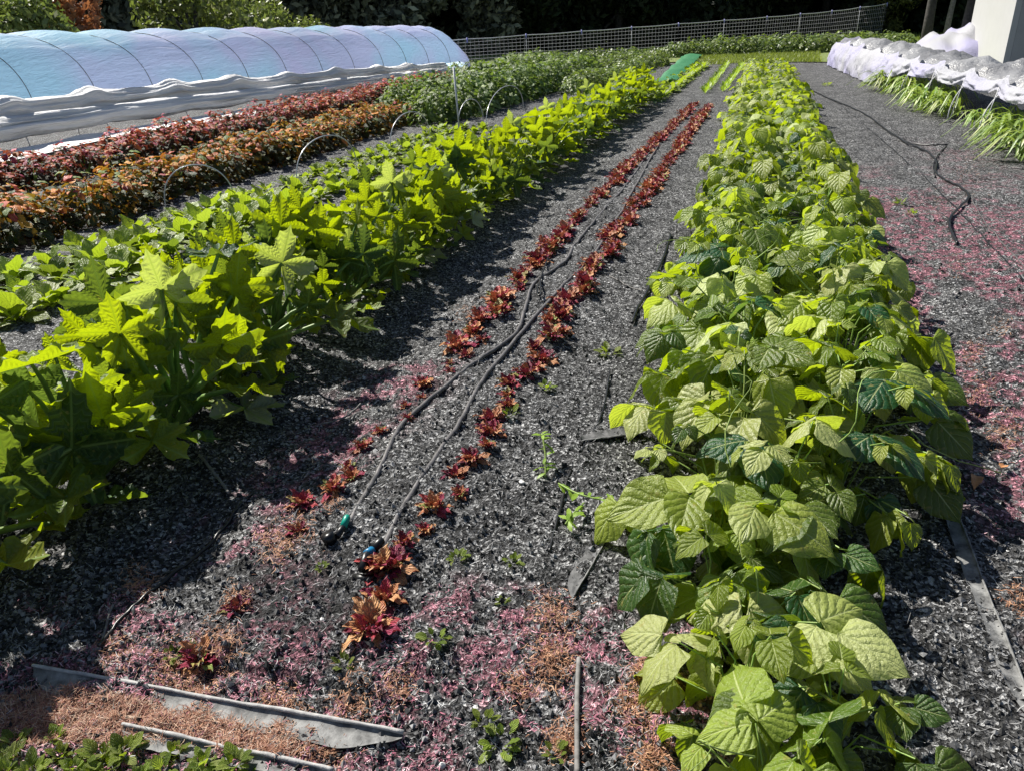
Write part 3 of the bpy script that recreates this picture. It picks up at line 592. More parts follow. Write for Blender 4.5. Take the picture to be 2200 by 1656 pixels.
for x, y, s, rz, lab in [(2.62, 18.3, 1.25, 0, 'farthest clump of bright drooping leeks, just below the white netting end'), (2.80, 16.9, 1.25, .4, 'second leek clump from the far end of the white netting'), (2.72, 14.9, 1.2, .1, 'leek clump left of the paired hoop legs with leaves trailing on soil'), (2.95, 14.0, 1.1, -.2, 'leek clump between the middle hoop legs'), (3.05, 10.9, 1.2, .2, 'leek clump at the right edge behind the last hoop leg'), (3.0, 10.1, 1.25, -.1, 'nearest leek clump at the right edge with pale bent leaves'), (3.2, 12.4, 1.0, .9, 'shaded leek clump under the white netting at the right edge'), (3.1, 15.9, 1.0, .9, 'shaded leek clump under the middle of the white netting')]:
    tag(obj('leek_clump', LK[RL.randrange(4)], None, (x, y, 0), rz, s), lab, 'leeks', 'leek clumps under the netting')
# ---------------------------------------------------------------- caterpillar tunnel
base = [(-15.6, 7.0), (-15.0, 10.0), (-14.1, 13.2), (-12.6, 18.6), (-11.3, 24.0), (-9.6, 27.4)]
def bl(f):
    a = f*(len(base)-1); i_ = min(int(a), len(base)-2); g = a-i_; p, q_ = base[i_], base[i_+1]; return np.array([p[0]+(q_[0]-p[0])*g, p[1]+(q_[1]-p[1])*g])
def arch(f, u, h=0):
    b0 = bl(f); W = 3.6-1.0*f; H = 1.86-.42*f
    d = np.array([-.93, -.36]); a = u*math.pi
    return b0+d*W*(1-math.cos(a))/2, H*math.sin(a)**.72
nh = 20; tun = obj('caterpillar_tunnel', None, None, (0, 0, 0)); tag(tun, 'long caterpillar tunnel covered in white fleece tinted blue as skylit shade at the left', 'polytunnel')
b = MB(); NS, NU = nh*14, 72; V = []; U = []
for i_ in range(NS+1):
    f = i_/NS; ph = abs(math.sin(i_/14*math.pi)); end = max(0, (f-.965)/.035)
    for j_ in range(NU+1):
        u = .045+.91*j_/NU; xy, z = arch(f, u)
        z += .085*ph*math.sin(u*math.pi)**2-.03+.04*(float(vn(u*30, f*30, 71))-.5)+.03*math.sin(u*math.pi)*(float(vn(u*60, f*14, 72))-.5); k = 1+.02*ph*math.sin(u*math.pi)
        z *= 1-.35*end**2; z = max(z, .16+.09*math.sin(i_*.21)+.05*math.sin(i_*.57))
        V.append((xy[0], xy[1]+.0*k, z)); U.append((f, u))
i = np.arange(NS)[:, None]*(NU+1)+np.arange(NU)[None]; b.add(V, np.stack([i, i+1, i+NU+2, i+NU+1], -1).reshape(-1, 4), U)
b.build('cover', M['cover'], tun)
for k in range(nh+1):
    f = min(1, k/nh); b = MB(); pts = []
    for j_ in range(33):
        xy, z = arch(f, j_/32); z *= 1-.35*(f == 1); pts.append((xy[0], xy[1], max(0, z-.02)))
    b.tube(pts, .008, 6, 0); b.build('hoop', M['hose'], tun)
# end wall of gathered fleece
b = MB(); V = []; n = 40
for r_ in range(9):
    g = r_/8
    for j_ in range(n+1):
        xy, z = arch(1, .02+.96*j_/n); z *= .65; c0 = arch(1, .5)[0]; gx_ = np.array([.25, .75])*(g**1.2)*1.1
        p = xy*(1-g*.55)+c0*g*.55+gx_; V.append((p[0], p[1], max(.02, z*(1-g)**.8+.02*math.sin(j_*1.9)*g)))
i = np.arange(8)[:, None]*(n+1)+np.arange(n)[None]; b.add(V, np.stack([i, i+1, i+n+2, i+n+1], -1).reshape(-1, 4)); b.build('end_sheet', M['cover'], tun)
# gathered fleece rolls over low hoops
def sweep(path, prof, seed, nv=20, wr=.02):
    "path (m,3), prof radius per point; lengthwise wrinkles"
    m = len(path); t = np.gradient(path, axis=0); t /= np.linalg.norm(t, axis=1)[:, None]; a = np.cross(t, [0, 0, 1]); a /= np.linalg.norm(a, axis=1)[:, None]; u_ = np.cross(a, t)
    th = np.linspace(0, 2*math.pi, nv+1)[:-1]; s = np.cumsum(np.r_[0, np.linalg.norm(np.diff(path, axis=0), axis=1)])
    TH, S = np.meshgrid(th, s); w_ = (vn(TH*5, S*.7, seed)-.5)*2*wr+(vn(TH*11, S*1.1, seed+1)-.5)*wr*2.2
    R = prof[:, None]+w_; V = path[:, None]+R[..., None]*(np.cos(TH)[..., None]*a[:, None]+.85*np.sin(TH)[..., None]*u_[:, None])
    i = np.arange(m-1)[:, None]*nv; j = np.arange(nv)[None]; j2 = (j+1) % nv
    return V.reshape(-1, 3), np.stack([i+j, i+j2, i+nv+j2, i+nv+j], -1).reshape(-1, 4)
rt = obj('fleece_row_cover', None, None, (0, 0, 0)); tag(rt, 'white fleece gathered in long rolls over low hoops before the tunnel', 'row cover')
def rolly(y): return np.interp(y, [6, 9, 12, 15.5, 21.5, 24], [-11.2, -11.0, -10.95, -10.3, -9.4, -9.0])
ys = np.arange(6.2, 23.8, .05); kn = [7.3, 8.6, 9.9, 11.6, 13.4, 15.0, 16.6, 18.4, 20.2, 21.8]
kb = sum(np.exp(-((ys-k)/.22)**2) for k in kn)
sag = np.array([min(abs(y-k) for k in kn) for y in ys])
zs = np.interp(ys, [6, 14, 24], [.42, .36, .26])
for nm, dx, dz, r_, sd in (('upper_roll', -.16, .20, .20, 3), ('lower_roll', .10, -.04, .2, 8)):
    sc_ = np.interp(ys, [6, 14, 24], [1, .85, .55]); path = np.stack([rolly(ys)+dx+.06*(vn(ys*.8, ys*0, sd)-.5), ys, zs+dz*sc_-.015*np.clip(sag/.6, 0, 1)+.035*kb*(sd == 3)], 1)
    b = MB(); b.add(*sweep(path, (r_+.05*kb*(sd == 3)-.03*kb*(sd == 8))*sc_, sd, 44, .034)); b.build(nm, M['roll'], rt)
b = MB(); V = []; ya = np.arange(6.2, 22, .2)
for y_ in ya:
    for g in range(7): V.append((rolly(y_)+.35+.65*g/6*(1-.3*(y_ > 15)), y_, .03+.04*(1-g/6)**2+.05*float(vn(y_*1.5, g*.9, 4))))
i = np.arange(len(ya)-1)[:, None]*7+np.arange(6)[None]; b.add(V, np.stack([i, i+1, i+8, i+7], -1).reshape(-1, 4)); b.build('skirt', M['roll'], rt)
for k in kn:
    b = MB(); xx = float(rolly(k)); b.tube([(xx-.62+.35*(1-math.cos(a)), k, .55*math.sin(a)*np.interp(k, [6, 24], [1, .6])) for a in np.linspace(0, math.pi, 15)], .008, 5); b.build('hoop', M['wire'], rt)
# ---------------------------------------------------------------- right netting tunnel
nt_ = obj('netting_tunnel', None, None, (0, 0, 0)); tag(nt_, 'white insect netting bunched on hoops above leeks at the right', 'row cover')
ry = np.arange(8.0, 26.6, .05); hp = [9.0, 10.4, 11.7, 13.2, 14.9, 16.6, 18.4, 20.4, 22.4, 24.4]
def rx_(y): return np.interp(y, [8, 13.3, 18, 27], [3.02, 2.74, 2.5, 1.95])
def hk(y): return np.exp(-((y-np.array(hp))/.16)**2).sum()
b = MB(); V = []; NP = 15
for y_ in ry:
    sg = min(abs(y_-q_) for q_ in hp)
    low = np.interp(y_, [8, 13.3, 17, 18.6, 20], [.50, .52, .44, .22, .02]); top = .69+.05*hk(y_)-.05*min(1, sg/.5)
    low2 = low+.05*hk(y_)*(y_ < 18)-.04*min(1, sg/.6)*(y_ < 18)
    for g in range(NP):
        f = g/(NP-1); z = low2+(top-low2)*f; o = .26*(z/.78)**2.4
        bulge = .05*math.sin(f*math.pi)*(1 if y_ < 18 else .4)+.035*(float(vn(y_*3.5, f*4, 5))-.5)*2+.03*(float(vn(y_*9, f*7, 6))-.5)+.02*(float(vn(y_*20, f*3, 16))-.5)
        V.append((float(rx_(y_))+o-bulge, y_, z+.015*float(vn(y_*6, f*3, 9))))
i = np.arange(len(ry)-1)[:, None]*NP+np.arange(NP-1)[None]; b.add(V, np.stack([i, i+NP, i+NP+1, i+1], -1).reshape(-1, 4))
b.build('side_netting', M['insect'], nt_)
# closed far end
b = MB(); V = []; yy = 26.55
for g in range(10):
    f = g/9
    for j_ in range(17):
        a = j_/16*math.pi; x_ = float(rx_(yy))+.65*(1-math.cos(a)); z = .76*math.sin(a)**.6
        c = np.array([2.3, yy+.9, .05]); p = np.array([x_, yy, z])*(1-f)+c*f; V.append((p[0], p[1]+.06*math.sin(j_*2), max(.03, p[2]+.04*math.sin(j_*2.3+g))))
i = np.arange(9)[:, None]*17+np.arange(16)[None]; b.add(V, np.stack([i, i+1, i+18, i+17], -1).reshape(-1, 4)); b.build('end_netting', M['insect'], nt_)
b = MB(); V = []; NP = 18
for y_ in ry:
    sg = min(abs(y_-q_) for q_ in hp)
    for g in range(NP):
        f = g/(NP-1); a = .78+f*1.75; x_ = float(rx_(y_))+.68-.68*math.cos(a)*1.0; z = .77*math.sin(a)**.8+.05*hk(y_)-.10*min(1, sg/.55)
        z += .09*(float(vn(y_*2.6, f*5, 15))-.5)+.06*(float(vn(y_*7, f*12, 16))-.5)+.035*(float(vn(y_*17, f*26, 17))-.5); V.append((x_+.02, y_, z))
i = np.arange(len(ry)-1)[:, None]*NP+np.arange(NP-1)[None]; b.add(V, np.stack([i, i+NP, i+NP+1, i+1], -1).reshape(-1, 4)); b.build('plastic_top', M['clear'], nt_)
for q_ in hp:
    b = MB(); x0 = float(rx_(q_)); b.tube([(x0+.66-.66*math.cos(a), q_, .73*math.sin(a)**.75) for a in np.linspace(0.001, math.pi-.001, 25)], .009, 6); b.build('hoop', M['post'], nt_)
    if q_ < 18: b = MB(); b.tube([(x0+.10, q_-.12, .62), (x0+.0, q_-.12, 0)], .006, 5); b.build('tie_string', M['post'], nt_)
# second heap of netting behind it
hp2 = obj('netting_heap', None, None, (0, 0, 0)); tag(hp2, 'crumpled pile of white netting beside the pale tree trunk', 'netting')
b = MB(); c0 = G(2040, 118); NP = 26; V = []
for i_ in range(NP+1):
    for j_ in range(NP+1):
        u_, v_ = i_/NP*2-1, j_/NP*2-1; rr = math.hypot(u_, v_)
        V.append((c0.x+u_*1.3-.2, c0.y-1.5+v_*2.2, max(0, 1-rr**2)**.6*.75*(.6+.8*float(vn(u_*4+9, v_*4+9, 21)))+.02))
i = np.arange(NP)[:, None]*(NP+1)+np.arange(NP)[None]; b.add(V, np.stack([i, i+1, i+NP+2, i+NP+1], -1).reshape(-1, 4)); b.build('netting', M['insect'], hp2)
# ---------------------------------------------------------------- shed
shd = obj('white_shed', None, None, (0, 0, 0)); tag(shd, 'tall pale shed with a lit white wall and a wall greyed for shade', 'shed')
A = G(2153, 150); B = G(2072, 122); dirr = (B-A).normalized(); nrm = Vector((dirr.y, -dirr.x, 0)); Ls = (B-A).length
def wall(name, p, q_, th, mat, h=5.0):
    b = MB(); d = (q_-p).normalized(); n_ = Vector((d.y, -d.x, 0)); l = (q_-p).length
    Mx = Matrix(((d.x, n_.x, 0, p.x), (d.y, n_.y, 0, p.y), (0, 0, 1, 0), (0, 0, 0, 1))); b.box(0, l, 0, th, -.02, h, M=Mx)
    return b.build(name, mat, shd, smooth=False)
if nrm.x < 0: nrm = -nrm
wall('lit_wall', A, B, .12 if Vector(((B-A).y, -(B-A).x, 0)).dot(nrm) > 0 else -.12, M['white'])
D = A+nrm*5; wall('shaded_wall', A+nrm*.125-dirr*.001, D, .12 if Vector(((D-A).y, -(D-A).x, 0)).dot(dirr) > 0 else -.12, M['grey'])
b = MB(); d = dirr; Mx = Matrix(((d.x, nrm.x, 0, A.x), (d.y, nrm.y, 0, A.y), (0, 0, 1, 0), (0, 0, 0, 1))); b.box(-.3, Ls+.3, -.3, 5.3, 5.003, 5.15, M=Mx); b.build('roof', M['roof'], shd, smooth=False)
b = MB(); b.box(-.012, .05, -.02, .05, 0, 5, M=Mx); b.build('corner_trim', M['white'], shd, smooth=False)
# ---------------------------------------------------------------- wire hoops, stake, net fence
def arcwire(pa, pb, apex, h, lab, foot=True):
    a, c = G(*pa), G(*pb); b = MB(); pts = [(a.x+(c.x-a.x)*(1-math.cos(t))/2, a.y+(c.y-a.y)*(1-math.cos(t))/2, h*math.sin(t)**.75) for t in np.linspace(0, math.pi, 31)]
    b.tube(pts, .0065, 6); tag(b.build('wire_hoop', M['wire']), lab, 'hoop', 'bare wire hoops over the young brassicas')
arcwire((358, 455), (508, 440), 0, .42, 'bare wire hoop nearest the camera, behind the zucchini')
arcwire((640, 402), (768, 362), 0, .46, 'bare wire hoop in front of the orange lettuce, second nearest')
arcwire((840, 325), (925, 300), 0, .45, 'bare wire hoop left of the white marker post')
arcwire((985, 290), (1040, 275), 0, .48, 'small bare hoop just right of the white marker post')
arcwire((1045, 280), (1125, 240), 0, .55, 'farthest bare wire hoop at the potato plants')
b = MB(); g = G(988, 292); b.tube([(g.x, g.y, -.02), (g.x-.04, g.y+.02, .98)], [.012, .017], 8); tag(b.build('marker_post', M['post']), 'thin white marker post standing before the potato plants', 'post')
fence = obj('net_fence', None, None, (0, 0, 0)); tag(fence, 'white string net fence running in front of the dark trees', 'fence')
FP = [(-16, 24.5), (-10, 28.3), (-6.5, 31.4), (-3.2, 34.6), (.2, 38.2), (3.0, 41.2), (5.6, 43.9)]; FH = [.85, 1.0, 1.08, 1.18, 1.28, 1.4, 1.62]
def fpt(f):
    a = f*(len(FP)-1); i_ = min(int(a), len(FP)-2); g = a-i_; return (FP[i_][0]*(1-g)+FP[i_+1][0]*g, FP[i_][1]*(1-g)+FP[i_+1][1]*g, FH[i_]*(1-g)+FH[i_+1]*g)
b = MB(); NF = 170
for k in range(NF+1): x_, y_, h_ = fpt(k/NF); b.tube([(x_, y_, .03), (x_, y_, h_-.04)], .0055, 3, cap=False)
for r_ in range(1, 9):
    pts = []
    for k in range(61): x_, y_, h_ = fpt(k/60); pts.append((x_, y_, h_*r_/9.0))
    b.tube(pts, .006, 3, cap=False)
b.build('netting', M['net'], fence)
b = MB(); pts = []
for k in range(121): x_, y_, h_ = fpt(k/120); pts.append((x_, y_, h_-.02*math.sin((k % 10)/10*math.pi)))
b.tube(pts, .016, 5, cap=False); b.build('top_cord', M['post'], fence)
for k in range(13):
    x_, y_, h_ = fpt(k/12); b = MB(); b.tube([(x_, y_-.02, 0), (x_, y_-.02, h_+.02)], .011, 6); p_ = b.build('fence_post', M['post'] if k % 2 else M['hosedark'], fence)
    b = MB(); b.tube([(x_, y_-.02, h_-.12), (x_, y_-.02, h_+.05)], .028, 6); b.build('clip', M['cap'], p_)
# ---------------------------------------------------------------- hoses
def gp(pts, lift): return [(lambda g: (g.x, g.y, gzf(g.x, g.y)+lift))(G(*q_)) for q_ in pts]
def smooth(pts, n=8):
    P_ = np.array(pts); out = []
    for i_ in range(len(P_)-1):
        p0, p1, p2, p3 = P_[max(0, i_-1)], P_[i_], P_[i_+1], P_[min(len(P_)-1, i_+2)]
        for t in np.linspace(0, 1, n, endpoint=False): out.append(.5*((2*p1)+(-p0+p2)*t+(2*p0-5*p1+4*p2-p3)*t*t+(-p0+3*p1-3*p2+p3)*t**3))
    return np.array(out+[P_[-1]])
def hose(name, pts, r_, lab, mat='hose', parts=None, lift=None):
    P_ = smooth(gp(pts, 0)); P_[:, 2] = gz(P_[:, 0], P_[:, 1])*.5+r_*.8+(lift or .012)
    b = MB(); b.tube(P_, r_, 10); o = b.build(name, M[mat]); tag(o, lab, 'hose'); return o
HA = hose('drip_hose', [(752, 1150), (800, 1060), (830, 1000), (870, 920), (950, 850), (1040, 780), (1110, 725), (1130, 670), (1150, 620), (1215, 570), (1240, 530), (1290, 470), (1350, 400), (1395, 335), (1440, 280), (1490, 225)], .0105, 'left grey drip hose with the teal end, running up the radicchio bed')
HB = hose('drip_hose', [(826, 1200), (870, 1110), (940, 1000), (990, 920), (1040, 830), (1110, 740), (1180, 660), (1225, 612), (1275, 560), (1325, 480), (1370, 400), (1420, 310), (1480, 225)], .011, 'right grey drip hose ending in a black valve by the red radicchio')
b = MB(); b.tube(smooth(gp([(1180, 560), (1155, 640), (1162, 655), (1160, 618)], .03)), .006, 6); tag(b.build('hose_offcut', M['hosedark']), 'short black loop of hose standing beside the left drip hose', 'hose')
def fit(parent, px, py, px2, py2, r_, mat, name, dz=.02):
    a, c = G(px, py), G(px2, py2); za, zc = gzf(a.x, a.y), gzf(c.x, c.y); b = MB(); b.tube([(a.x, a.y, za+dz), (a.x*.9+c.x*.1, a.y*.9+c.y*.1, za+dz), (c.x, c.y, zc+dz)], [r_*.9, r_, r_], 12); return b.build(name, M[mat], parent)
fit(HA, 752, 1146, 742, 1162, .0125, 'teal', 'coupling', .02); fit(HA, 742, 1162, 728, 1180, .012, 'hosedark', 'connector', .02)
g = G(716, 1186); b = MB(); b.tube([(g.x, g.y, gzf(g.x, g.y)), (g.x-.012, g.y-.004, gzf(g.x, g.y)+.035)], [.021, .023], 16); b.build('end_cap', M['hosedark'], HA)
fit(HB, 826, 1200, 806, 1216, .015, 'hosedark', 'collar', .025); fit(HB, 806, 1216, 794, 1232, .0135, 'blue', 'ring', .026)
fit(HB, 794, 1232, 784, 1262, .0145, 'hosedark', 'valve_body', .024); g = G(782, 1266); b = MB(); b.tube([(g.x-.03, g.y, .04), (g.x+.03, g.y, .045)], [.016, .016], 10); b.build('valve_end', M['hosedark'], HB)
hose('irrigation_pipe', [(545, 1062), (500, 1115), (470, 1150), (440, 1180), (400, 1215), (350, 1255), (300, 1300), (250, 1345), (215, 1395)], .006, 'thin dark pipe curving over the soil below the zucchini leaves', 'hosedark', lift=.006)
hose('irrigation_pipe', [(1700, 172), (1760, 205), (1850, 245), (1930, 300), (1990, 330), (2010, 352), (2008, 376), (2030, 392), (2065, 408), (2080, 428), (2060, 450), (2040, 475), (2042, 500), (2055, 530)], .010, 'long bent grey pipe winding down the right path beside the pink mulch', 'hosedark')
hose('irrigation_pipe', [(2085, 425), (2110, 470), (2150, 520), (2230, 610)], .004, 'thin straight line branching from the bent pipe to the right edge', lift=.004)
hose('irrigation_pipe', [(1880, 262), (1930, 300), (1990, 314), (2035, 316)], .009, 'thin black pipe curving across the far right path', 'hosedark', lift=.005)
hose('irrigation_pipe', [(1790, 215), (1880, 290), (1960, 360), (2030, 425), (2120, 520), (2230, 640)], .004, 'thin drip line crossing the right path past the bent pipe', 'hosedark', lift=.004)
hose('irrigation_pipe', [(2035, 316), (2015, 335), (2005, 360), (2008, 385)], .006, 'thin black curl of pipe below the far pipe end', 'hosedark', lift=.005)
hose('irrigation_pipe', [(1440, 512), (1425, 560), (1395, 625), (1372, 665), (1358, 700)], .009, 'short dark pipe along the left edge of the bean bed', 'hosedark')
hose('irrigation_pipe', [(1180, 1190), (1200, 1110), (1225, 1020), (1290, 900), (1310, 800)], .005, 'thin black line on the soil left of the bean bed', 'hosedark', lift=.002)
# ---------------------------------------------------------------- ground cloth strips and sticks
def strip(name, pa, pb, wid, lab, lip=.010, mat='fabric', zo=.010, er=.0042):
    a, c = G(*pa), G(*pb); n = 60; V = []; d = (c-a).normalized(); nr = Vector((d.y, -d.x, 0)); root = obj(name, None, None, (0, 0, 0)); tag(root, lab, 'ground cloth')
    for i_ in range(n+1):
        f = i_/n; p = a.lerp(c, f); wv = wid*(.8+.4*float(vn(f*3, .3, 33)))*math.sin(min(1, f*6+.1)*1.57)*math.sin(min(1, (1-f)*5+.12)*1.57)
        p = p+nr*.006*(float(vn(f*4, 2, 5))-.5)
        for g_ in range(7):
            u_ = g_/6; q_ = p+nr*wv*u_; zz = gzf(a.x, a.y)*(1-f)*.5+gzf(c.x, c.y)*f*.5+.6*gzf(q_.x, q_.y)*u_+zo+lip*math.exp(-(u_/.16)**2)+.004*float(vn(f*20, u_*4, 3)); V.append((q_.x, q_.y, zz))
    i = np.arange(n)[:, None]*7+np.arange(6)[None]; b = MB(); b.add(V, np.stack([i, i+1, i+8, i+7], -1).reshape(-1, 4)); b.build('sheet', M[mat], root)
    b = MB(); b.tube([(V[k*7][0], V[k*7][1], V[k*7][2]+.003) for k in range(0, n+1)], er+er*.5*vn(np.arange(n+1)*.4, np.zeros(n+1), 2), 7); b.build('folded_edge', M['fabric_pale' if er > .004 else 'fabric'], root)
strip('ground_cloth', (72, 1432), (870, 1588), .075, 'long folded strip of ground cloth at the lower left above the straw')
strip('ground_cloth', (268, 1568), (720, 1668), .05, 'second folded ground cloth strip along the bottom edge')
strip('ground_cloth', (1365, 1060), (1235, 1290), .055, 'grey ground cloth showing through soil left of the nearest bean leaves', .008, 'fabric_dark', zo=.007, er=.002)
strip('ground_cloth', (1390, 935), (1250, 960), .07, 'dark ground cloth flap tucked beneath the left bean leaves', .008, 'fabric_dark', zo=.008, er=.002)
strip('ground_cloth', (2035, 1060), (2230, 1560), .05, 'grey ground cloth strip on the right path beside the beans', .006, zo=.002, er=.0025)
def stick(pts, r_, lab, mat='wood', name='stick'):
    P_ = smooth(gp(pts, 0)); P_[:, 2] = gz(P_[:, 0], P_[:, 1])*.6+r_+.008; b = MB(); b.tube(P_, r_, 7); tag(b.build(name, M[mat]), lab, 'stick')
stick([(1244, 1425), (1240, 1500), (1240, 1580), (1240, 1670)], .007, 'straight grey wooden lath pointing up from the bottom edge', name='wooden_lath')
stick([(430, 985), (462, 1020), (492, 1062)], .006, 'dark stick lying at the foot of the zucchini shade')
stick([(245, 1305), (228, 1350), (218, 1395)], .0035, 'short pale stick on shaded soil near the thin pipe')
stick([(1310, 600), (1345, 618), (1380, 630)], .004, 'thin pale twig between radicchio and bean bed')
stick([(690, 905), (740, 895), (775, 870)], .004, 'thin dark twig left of the left radicchio row')
# ---------------------------------------------------------------- pebbles, weeds, dead leaves
def pebble(px, py, s, lab):
    R = random.Random(px); g = G(px, py); n1, n2 = 8, 12; V = []
    for i_ in range(n1+1):
        for j_ in range(n2):
            a, c = i_/n1*math.pi, j_/n2*6.283; k = 1+.18*math.sin(c*2+px)+.12*math.cos(a*3+py); V.append((math.sin(a)*math.cos(c)*s*k, math.sin(a)*math.sin(c)*s*k*.75, math.cos(a)*s*.6*k))
    i = np.arange(n1)[:, None]*n2; j = np.arange(n2)[None]; j2 = (j+1) % n2; b = MB(); b.add(V, np.stack([i+j, i+n2+j, i+n2+j2, i+j2], -1).reshape(-1, 4))
    o = b.build('pebble', M['stone']); o.location = (g.x, g.y, gzf(g.x, g.y)+s*.35); tag(o, lab, 'pebble')
for a in [(1122, 1045, .012, 'largest white pebble on the dark soil, right of the hoses'), (1012, 1078, .006, 'small white pebble right of the right drip hose'), (1385, 1450, .008, 'round white pebble beside rust coloured litter'), (1022, 1522, .009, 'white pebble above the bottom weeds'), (948, 1640, .011, 'white shell like pebble at the bottom edge'), (1235, 610, .01, 'pale pebble where the right hose nears the radicchio'), (695, 1345, .008, 'white fragment left of the big radicchio')]: pebble(*a)
WD = [rosette_mesh(300+k, 11, (.025, .048), .5, spoon, M['bra'], (.4, 1.4), (6, 8), .2, .3, .01) for k in range(4)]
for px, py, s, lab in [(985, 1205, .8, 'small pale weed right of the black valve'), (937, 1395, 1.0, 'flat green weed rosette right of the big radicchio'), (1103, 1218, .7, 'tiny green weed on bare soil near the middle'), (742, 1440, .8, 'small weed rosette below the big radicchio'), (372, 1412, .8, 'bright weed left of the brown radicchio'), (1310, 755, 1.6, 'feathery low weed between hoses and bean bed'), (1175, 842, .9, 'tiny weed right of the right drip hose'), (1095, 905, 1.1, 'pale weed beside the red radicchio in the right row'), (1075, 1590, 1.3, 'bushy weed at the bottom edge among rust litter'), (1040, 1555, .8, 'small weed above the bottom bushy weed'), (1195, 1620, .7, 'weed at the bottom left of the lath'), (1080, 1305, .5, 'very small weed speck above the big gap'), (1930, 440, 1.6, 'low weed on the right path beside the beans'), (1775, 185, 3.0, 'pale low weed patch at the far end of the right path'), (695, 1240, .5, 'small weed left of the black valve'), (1960, 465, 1.3, 'low weed right of its neighbour on the right path')]:
    g = G(px, py); tag(obj('weed', WD[RL.randrange(4)], None, (g.x, g.y, gzf(g.x, g.y)+.004), RL.uniform(0, 6), s), lab, 'weed')
WL = [rosette_mesh(320+k, 18, (.04, .085), .5, spoon, M['bra'], (.2, 1.3), (6, 9), .3, .6, .015) for k in range(3)]
k = 0
for px, py in [(20, 1605), (70, 1640), (130, 1600), (190, 1650), (240, 1625), (300, 1655), (350, 1640), (410, 1665), (470, 1650), (540, 1662), (-30, 1650), (120, 1560), (30, 1565), (215, 1600), (160, 1625), (10, 1640), (270, 1600), (380, 1600), (440, 1625), (510, 1630)]:
    k += 1; g = G(px, py+25); tag(obj('leafy_weed', WL[k % 3], None, (g.x, g.y, gzf(g.x, g.y)), k*1.3, .45+.1*(k % 3)), f'{nth(k)} leafy green weed of the patch in the bottom left corner', 'weed', 'weeds in the bottom left corner')
def sprig(pts, r_, leaves, lab, seed):
    R = random.Random(seed); g0 = G(*pts[0]); root = obj('volunteer_seedling', None, None, (0, 0, 0)); tag(root, lab, 'seedling')
    P_ = smooth([(lambda g: (g.x, g.y, gzf(g.x, g.y)+.02+z))(G(px, py, z)) for px, py, z in pts]); b = MB(); b.tube(P_, r_, 6, .5); b.build('stem', M['beanstem'], root); ms = []
    for k in range(leaves):
        p = P_[int(R.uniform(.1, .99)*len(P_))]; a = R.uniform(0, 6.28); ms.append(frame(p, [math.cos(a), math.sin(a), R.uniform(-.3, .5)], [R.uniform(-.3, .3), R.uniform(-.3, .3), 1], R.uniform(.03, .06)))
    b = MB(); b.inst(leaf_t(3, 5, oval, 1, .35, .2, .5, .04, 3), ms, [R.random() for _ in ms]); b.build('foliage', M['lime'], root)
sprig([(1172, 1035, 0), (1172, 990, .05), (1165, 945, .1)], .004, 14, 'thin upright green seedling on bare soil above the black line', 4)
sprig([(1340, 1092, 0), (1290, 1082, .04), (1240, 1065, .05), (1200, 1045, .03)], .003, 16, 'sprawling feathery green seedling left of the nearest bean leaves', 5)
sprig([(1255, 1085, 0), (1230, 1110, .03), (1215, 1145, .02)], .003, 10, 'small lime green seedling below the sprawling one', 6)
T = leaf_t(6, 8, bw, 1, .6, .6, .8, .05, 2)
for px, py, s, a, lab in [(2095, 1030, .07, 4.5, 'curled orange brown dead leaf on the right path'), (2150, 1010, .05, 1, 'pale curled leaf at the tip of the tendril')]:
    g = G(px, py); b = MB(); b.inst(T, [frame(np.array([0, 0, .02]), [math.cos(a), math.sin(a), .1], [.2, .3, 1], s)], [.8]); o = b.build('dead_leaf', M['pod']); o.location = (g.x, g.y, gzf(g.x, g.y)+.01); tag(o, lab, 'leaf')
# ---------------------------------------------------------------- trees
def tree_mesh(seed, n, rx, h0, h1, L, mat):
    R = np.random.RandomState(seed); nb = 26; c = np.stack([R.uniform(-1, 1, nb)*rx*.75, R.uniform(-1, 1, nb)*rx*.75, R.uniform(h0, h1, nb)], 1); rr = R.uniform(.22, .5, nb)*rx
    which = R.randint(0, nb, n); d = R.normal(0, 1, (n, 3)); d /= np.linalg.norm(d, axis=1)[:, None]; p = c[which]+d*(rr[which]*R.uniform(.55, 1.1, n))[:, None]; p[:, 2] = np.abs(p[:, 2])+.05
    a = R.normal(0, 1, (n, 3)); a /= np.linalg.norm(a, axis=1)[:, None]; bb = np.cross(a, d+R.normal(0, .6, (n, 3))); bb /= np.linalg.norm(bb, axis=1)[:, None]+1e-6
    s = (L*R.uniform(.5, 1.2, n))[:, None]; V = np.stack([p-a*s, p+bb*s*.45, p+a*s, p-bb*s*.45], 1).reshape(-1, 3); b = MB(); b.add(V, (np.arange(n)*4)[:, None]+[0, 1, 2, 3], None, np.repeat(R.uniform(0, 1, n), 4)); cr = b.mesh('crown', mat)
    t = MB(); t.tube([(0, 0, -.1), (.1, 0, h1*.3), (.0, .1, h1*.8)], [rx*.09, rx*.07, rx*.03], 8)
    for k in range(6): q_ = c[k]; t.tube([(.05, .02, h1*.25+.1*k), (q_[0]*.5, q_[1]*.5, q_[2]*.8), tuple(q_)], [rx*.04, rx*.025, rx*.01], 5, cap=False)
    return cr, t.mesh('trunk', M['bark'])
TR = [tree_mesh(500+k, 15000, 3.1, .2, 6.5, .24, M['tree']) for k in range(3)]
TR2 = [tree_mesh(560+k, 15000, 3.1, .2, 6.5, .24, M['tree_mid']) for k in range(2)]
RT_ = random.Random(4); k = 0
line = [(-34, 24), (-29, 29), (-25, 33), (-21, 36), (-17.5, 38.5), (-14, 40.5), (-10.5, 42.5), (-7, 44), (-3.5, 46), (0, 48), (3.5, 50), (7, 51.5), (11, 50), (15, 47)]
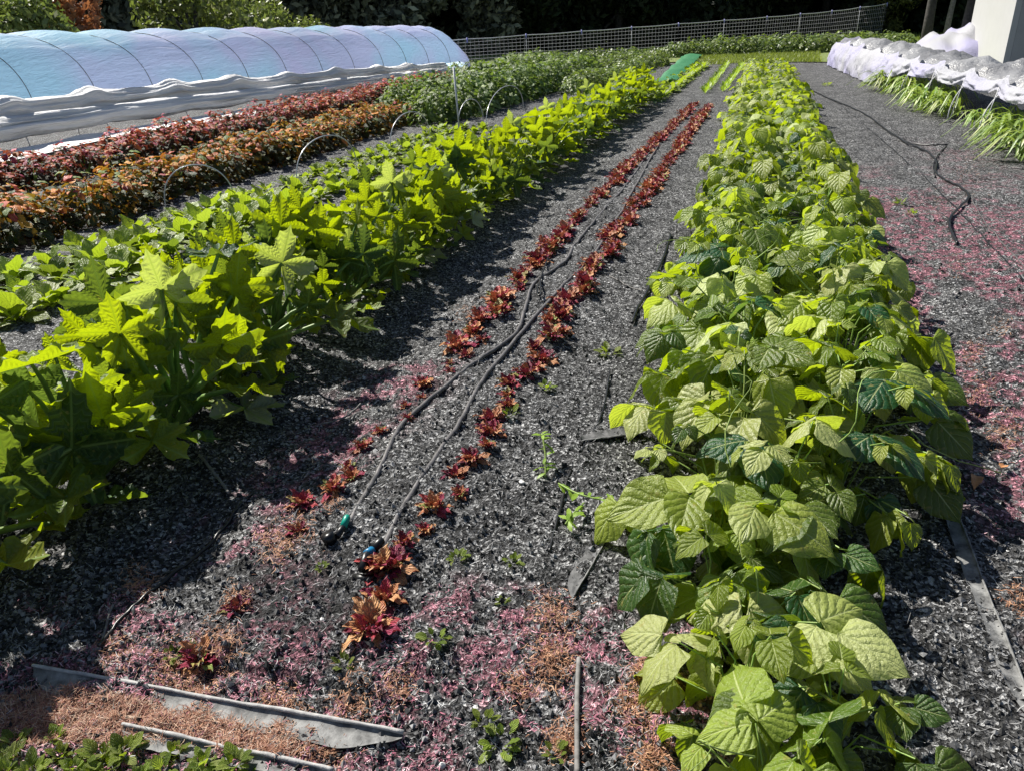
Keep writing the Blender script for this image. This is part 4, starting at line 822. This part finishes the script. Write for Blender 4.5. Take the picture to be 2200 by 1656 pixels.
for ring in (0, 1, 2):
    for j_, (x, y) in enumerate(line):
        k += 1; cr, tr = TR2[j_ % 2] if j_ < 6 and ring == 0 else TR[RT_.randrange(3)]; s = RT_.uniform(.9, 1.15)*(1, 1.2, 1.3)[ring]
        thing('dark_tree', [('crown', cr), ('trunk', tr)], (x-(ring*1.6)+RT_.uniform(-.4, .4), y+ring*4.5+RT_.uniform(-.4, .4), 0), RT_.uniform(0, 6), s,
              f"{nth(j_+1)} dark tree from the left in the {('front', 'middle', 'back')[ring]} line of the woods", 'tree', f"dark trees, {('front', 'middle', 'back')[ring]} line")
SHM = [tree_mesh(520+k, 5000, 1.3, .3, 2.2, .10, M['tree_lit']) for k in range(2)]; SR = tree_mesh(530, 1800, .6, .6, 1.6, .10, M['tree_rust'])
for (px, dist, s, T_, lab) in [(15, 26, 1.15, SHM[0], 'pale green shrub at the far left edge of the woods'), (425, 28.5, 1.35, SHM[1], 'largest sunlit yellow green shrub behind the tunnel'), (500, 30, 1.0, SHM[0], 'sunlit shrub just right of the largest one'), (600, 31.5, 1.0, SHM[1], 'small sunlit shrub right of the others behind the tunnel'), (145, 27, 1.55, SR, 'rust leaved shrub against the dark woods at left'), (1905, 50, 1.2, SHM[0], 'sunlit shrub at the end of the net fence')]:
    d = FW*FOC+RT*(px-1100)+UP*(828-60); d.z = 0; d.normalize(); cr, tr = T_; p = d*dist
    thing('shrub', [('crown', cr), ('trunk', tr)], (p.x, p.y, 0), px, s, lab, 'shrub')
hi = tree_mesh(540, 9000, 2.6, 4.0, 8, .22, M['tree'])
for (px, py, r_, lean, mat, lab) in [(1985, 112, .16, -.02, 'bark', 'dark thick tree trunk left of the white shed'), (2024, 112, .09, .03, 'barkpale', 'slim pale tree trunk between two dark trunks'), (2062, 118, .13, .02, 'bark', 'dark tree trunk touching the white shed wall')]:
    g = G(px, py); o = obj('tall_tree', None, None, (g.x, g.y, 0)); tag(o, lab, 'tree'); b = MB(); b.tube([(0, 0, -.1), (lean, 0, 1.2), (lean*3+.05, .05, 3), (lean*4, .1, 6.5)], [r_*1.25, r_, r_*.85, r_*.4], 12)
    for j_ in range(5): a = j_*1.3; b.tube([(lean*3, 0, 3+.5*j_), (math.cos(a)*.9, math.sin(a)*.9, 4.2+.5*j_), (math.cos(a)*1.7, math.sin(a)*1.7, 5+.5*j_)], [r_*.4, r_*.25, r_*.1], 6, cap=False)
    b.build('trunk', M[mat], o); c_ = obj('crown', hi[0], o, None, px); c_.scale = (.9, .9, 1)
